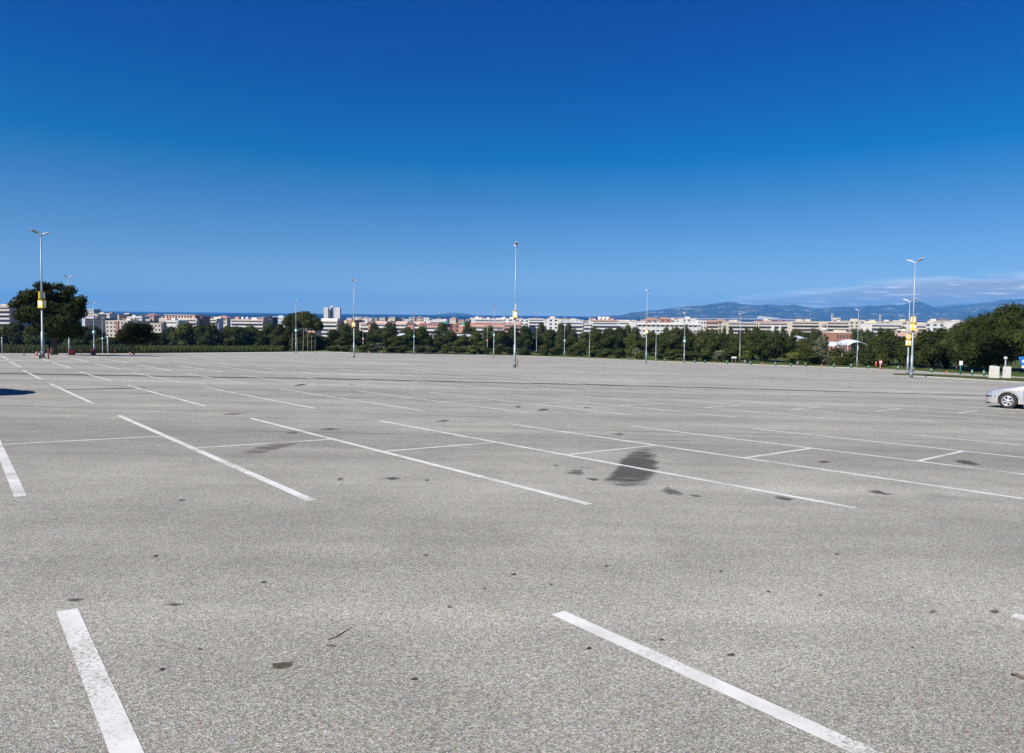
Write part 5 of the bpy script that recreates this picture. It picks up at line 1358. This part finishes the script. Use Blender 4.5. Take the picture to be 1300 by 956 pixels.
# ------------------------------------------------------------------ air
hz = bpy.data.materials.new('thin_haze'); n, l = nodes_of(hz)
n.remove(n['Principled BSDF']); v = n.new('ShaderNodeVolumePrincipled')
v.inputs['Color'].default_value = (.13, .47, 1.0, 1); v.inputs['Density'].default_value = 5.6e-5; v.inputs['Anisotropy'].default_value = .0
l.new(v.outputs[0], n['Material Output'].inputs['Volume'])
haze = MB().box((1500, 11200, 252), (90000, 26000, 640)).build('haze', hz); haze['kind'] = 'stuff'
haze.location = (0, 0, 0)

# ------------------------------------------------------------------ light, sky, camera
SUN_EL, SUN_X, SUN_Y = R(42), -.72, -.69
wd = bpy.data.worlds.new('World'); bpy.context.scene.world = wd; wd.use_nodes = True
n, l = wd.node_tree.nodes, wd.node_tree.links
bg = n['Background']
sky = n.new('ShaderNodeTexSky'); sky.sky_type = 'NISHITA'; sky.sun_disc = False
sky.sun_elevation = SUN_EL; sky.sun_rotation = math.atan2(SUN_X, SUN_Y)
sky.altitude = 60; sky.air_density = .6; sky.dust_density = 0; sky.ozone_density = 10
gm = n.new('ShaderNodeGamma'); gm.inputs['Gamma'].default_value = .74; l.new(sky.outputs[0], gm.inputs['Color'])
sp = n.new('ShaderNodeSeparateColor'); l.new(gm.outputs[0], sp.inputs[0])       # polarising filter: deeper blue away from the horizon
tz = n.new('ShaderNodeTexCoord'); sz = n.new('ShaderNodeSeparateXYZ'); l.new(tz.outputs['Generated'], sz.inputs[0])
kk = n.new('ShaderNodeMapRange'); kk.interpolation_type = 'SMOOTHSTEP'
for i_, q_ in enumerate((.0, .42, 1.13, 1.60)): kk.inputs[i_+1].default_value = q_
l.new(sz.outputs[2], kk.inputs[0])
def deep(ch, k): return math_node(n, l, 'MAXIMUM', math_node(n, l, 'SUBTRACT', sp.outputs[2], math_node(n, l, 'MULTIPLY', math_node(n, l, 'SUBTRACT', sp.outputs[2], sp.outputs[ch]), k)), 0.)
hs = n.new('ShaderNodeCombineColor'); l.new(deep(0, kk.outputs[0]), hs.inputs[0]); l.new(deep(1, kk.outputs[0]), hs.inputs[1]); l.new(sp.outputs[2], hs.inputs[2])
# bank of low cloud over the mountains, in the sky itself
tc = n.new('ShaderNodeTexCoord'); sx = n.new('ShaderNodeSeparateXYZ'); l.new(tc.outputs['Generated'], sx.inputs[0])
az = math_node(n, l, 'ARCTAN2', sx.outputs[0], sx.outputs[1]); el = math_node(n, l, 'ARCSINE', sx.outputs[2])
cb = n.new('ShaderNodeCombineXYZ')
l.new(math_node(n, l, 'MULTIPLY', az, 14.), cb.inputs[0]); l.new(math_node(n, l, 'MULTIPLY', el, 130.), cb.inputs[1])
cn = n.new('ShaderNodeTexNoise'); cn.inputs['Scale'].default_value = 1.0; cn.inputs['Detail'].default_value = 7; cn.inputs['Roughness'].default_value = .6; l.new(cb.outputs[0], cn.inputs['Vector'])
def rng(x, a, b_, c=0., d=1.):
    r = n.new('ShaderNodeMapRange'); r.interpolation_type = 'SMOOTHSTEP'
    for i, q in enumerate((a, b_, c, d)): r.inputs[i+1].default_value = q
    l.new(x, r.inputs[0]); return r.outputs[0]
top = rng(az, .22, .62, .022, .055)                     # cloud tops climb to the right
hi = math_node(n, l, 'SUBTRACT', top, el)               # >0 below the top
band = math_node(n, l, 'MULTIPLY', rng(hi, -.006, .014), rng(az, .18, .34))
dens = math_node(n, l, 'MULTIPLY', rng(math_node(n, l, 'ADD', cn.outputs[0], math_node(n, l, 'MULTIPLY', band, .22)), .44, .62), band)
cb2 = n.new('ShaderNodeCombineXYZ'); l.new(math_node(n, l, 'MULTIPLY', az, 22.), cb2.inputs[0]); l.new(math_node(n, l, 'MULTIPLY', el, 330.), cb2.inputs[1])
cn2 = n.new('ShaderNodeTexNoise'); cn2.inputs['Detail'].default_value = 6; cn2.inputs['Scale'].default_value = 1.; l.new(cb2.outputs[0], cn2.inputs['Vector'])
lit = math_node(n, l, 'ADD', rng(hi, .010, -.003), rng(cn2.outputs[0], .52, .70, 0, .75)); lit = math_node(n, l, 'MINIMUM', lit, 1.)
ccol = mix_col(n, l, 'MIX', lit, (2.7, 3.1, 3.9), (7.8, 7.8, 8.0))
skyc = mix_col(n, l, 'MIX', math_node(n, l, 'MULTIPLY', dens, .93), hs.outputs[0], ccol)
l.new(skyc, bg.inputs['Color'])
bg.inputs['Strength'].default_value = .097

sun = bpy.data.lights.new('sun', 'SUN'); sun.energy = 4.8; sun.angle = R(.5); sun.color = (1, .955, .89)
so = bpy.data.objects.new('sun', sun); C.objects.link(so)
dirv = Vector((SUN_X*math.cos(SUN_EL), SUN_Y*math.cos(SUN_EL), math.sin(SUN_EL)))
so.rotation_euler = dirv.to_track_quat('Z', 'Y').to_euler(); so.location = dirv*100

cam = bpy.data.cameras.new('camera'); co = bpy.data.objects.new('camera', cam); C.objects.link(co)
cam.sensor_width = 36; cam.sensor_fit = 'HORIZONTAL'; cam.lens = 36*FPX/1300; cam.shift_y = -44.5/1300
cam.clip_start = .1; cam.clip_end = 80000
co.matrix_world = Matrix.Translation((0, 0, EYE)) @ Matrix.Rotation(math.pi/2-PIT, 4, 'X') @ Matrix.Rotation(ROLL, 4, 'Z')
sc = bpy.context.scene; sc.camera = co
sc.view_settings.view_transform = 'Standard'; sc.view_settings.look = 'None'; sc.view_settings.exposure = .72; sc.view_settings.gamma = 1
sc.render.engine = 'CYCLES'
sc.cycles.use_denoising = True; sc.cycles.denoiser = 'OPENIMAGEDENOISE'; sc.cycles.denoising_input_passes = 'RGB_ALBEDO_NORMAL'; sc.cycles.denoising_prefilter = 'NONE'
sc.cycles.max_bounces = 5; sc.cycles.volume_bounces = 0; sc.cycles.transparent_max_bounces = 6
sc.cycles.sample_clamp_indirect = 4
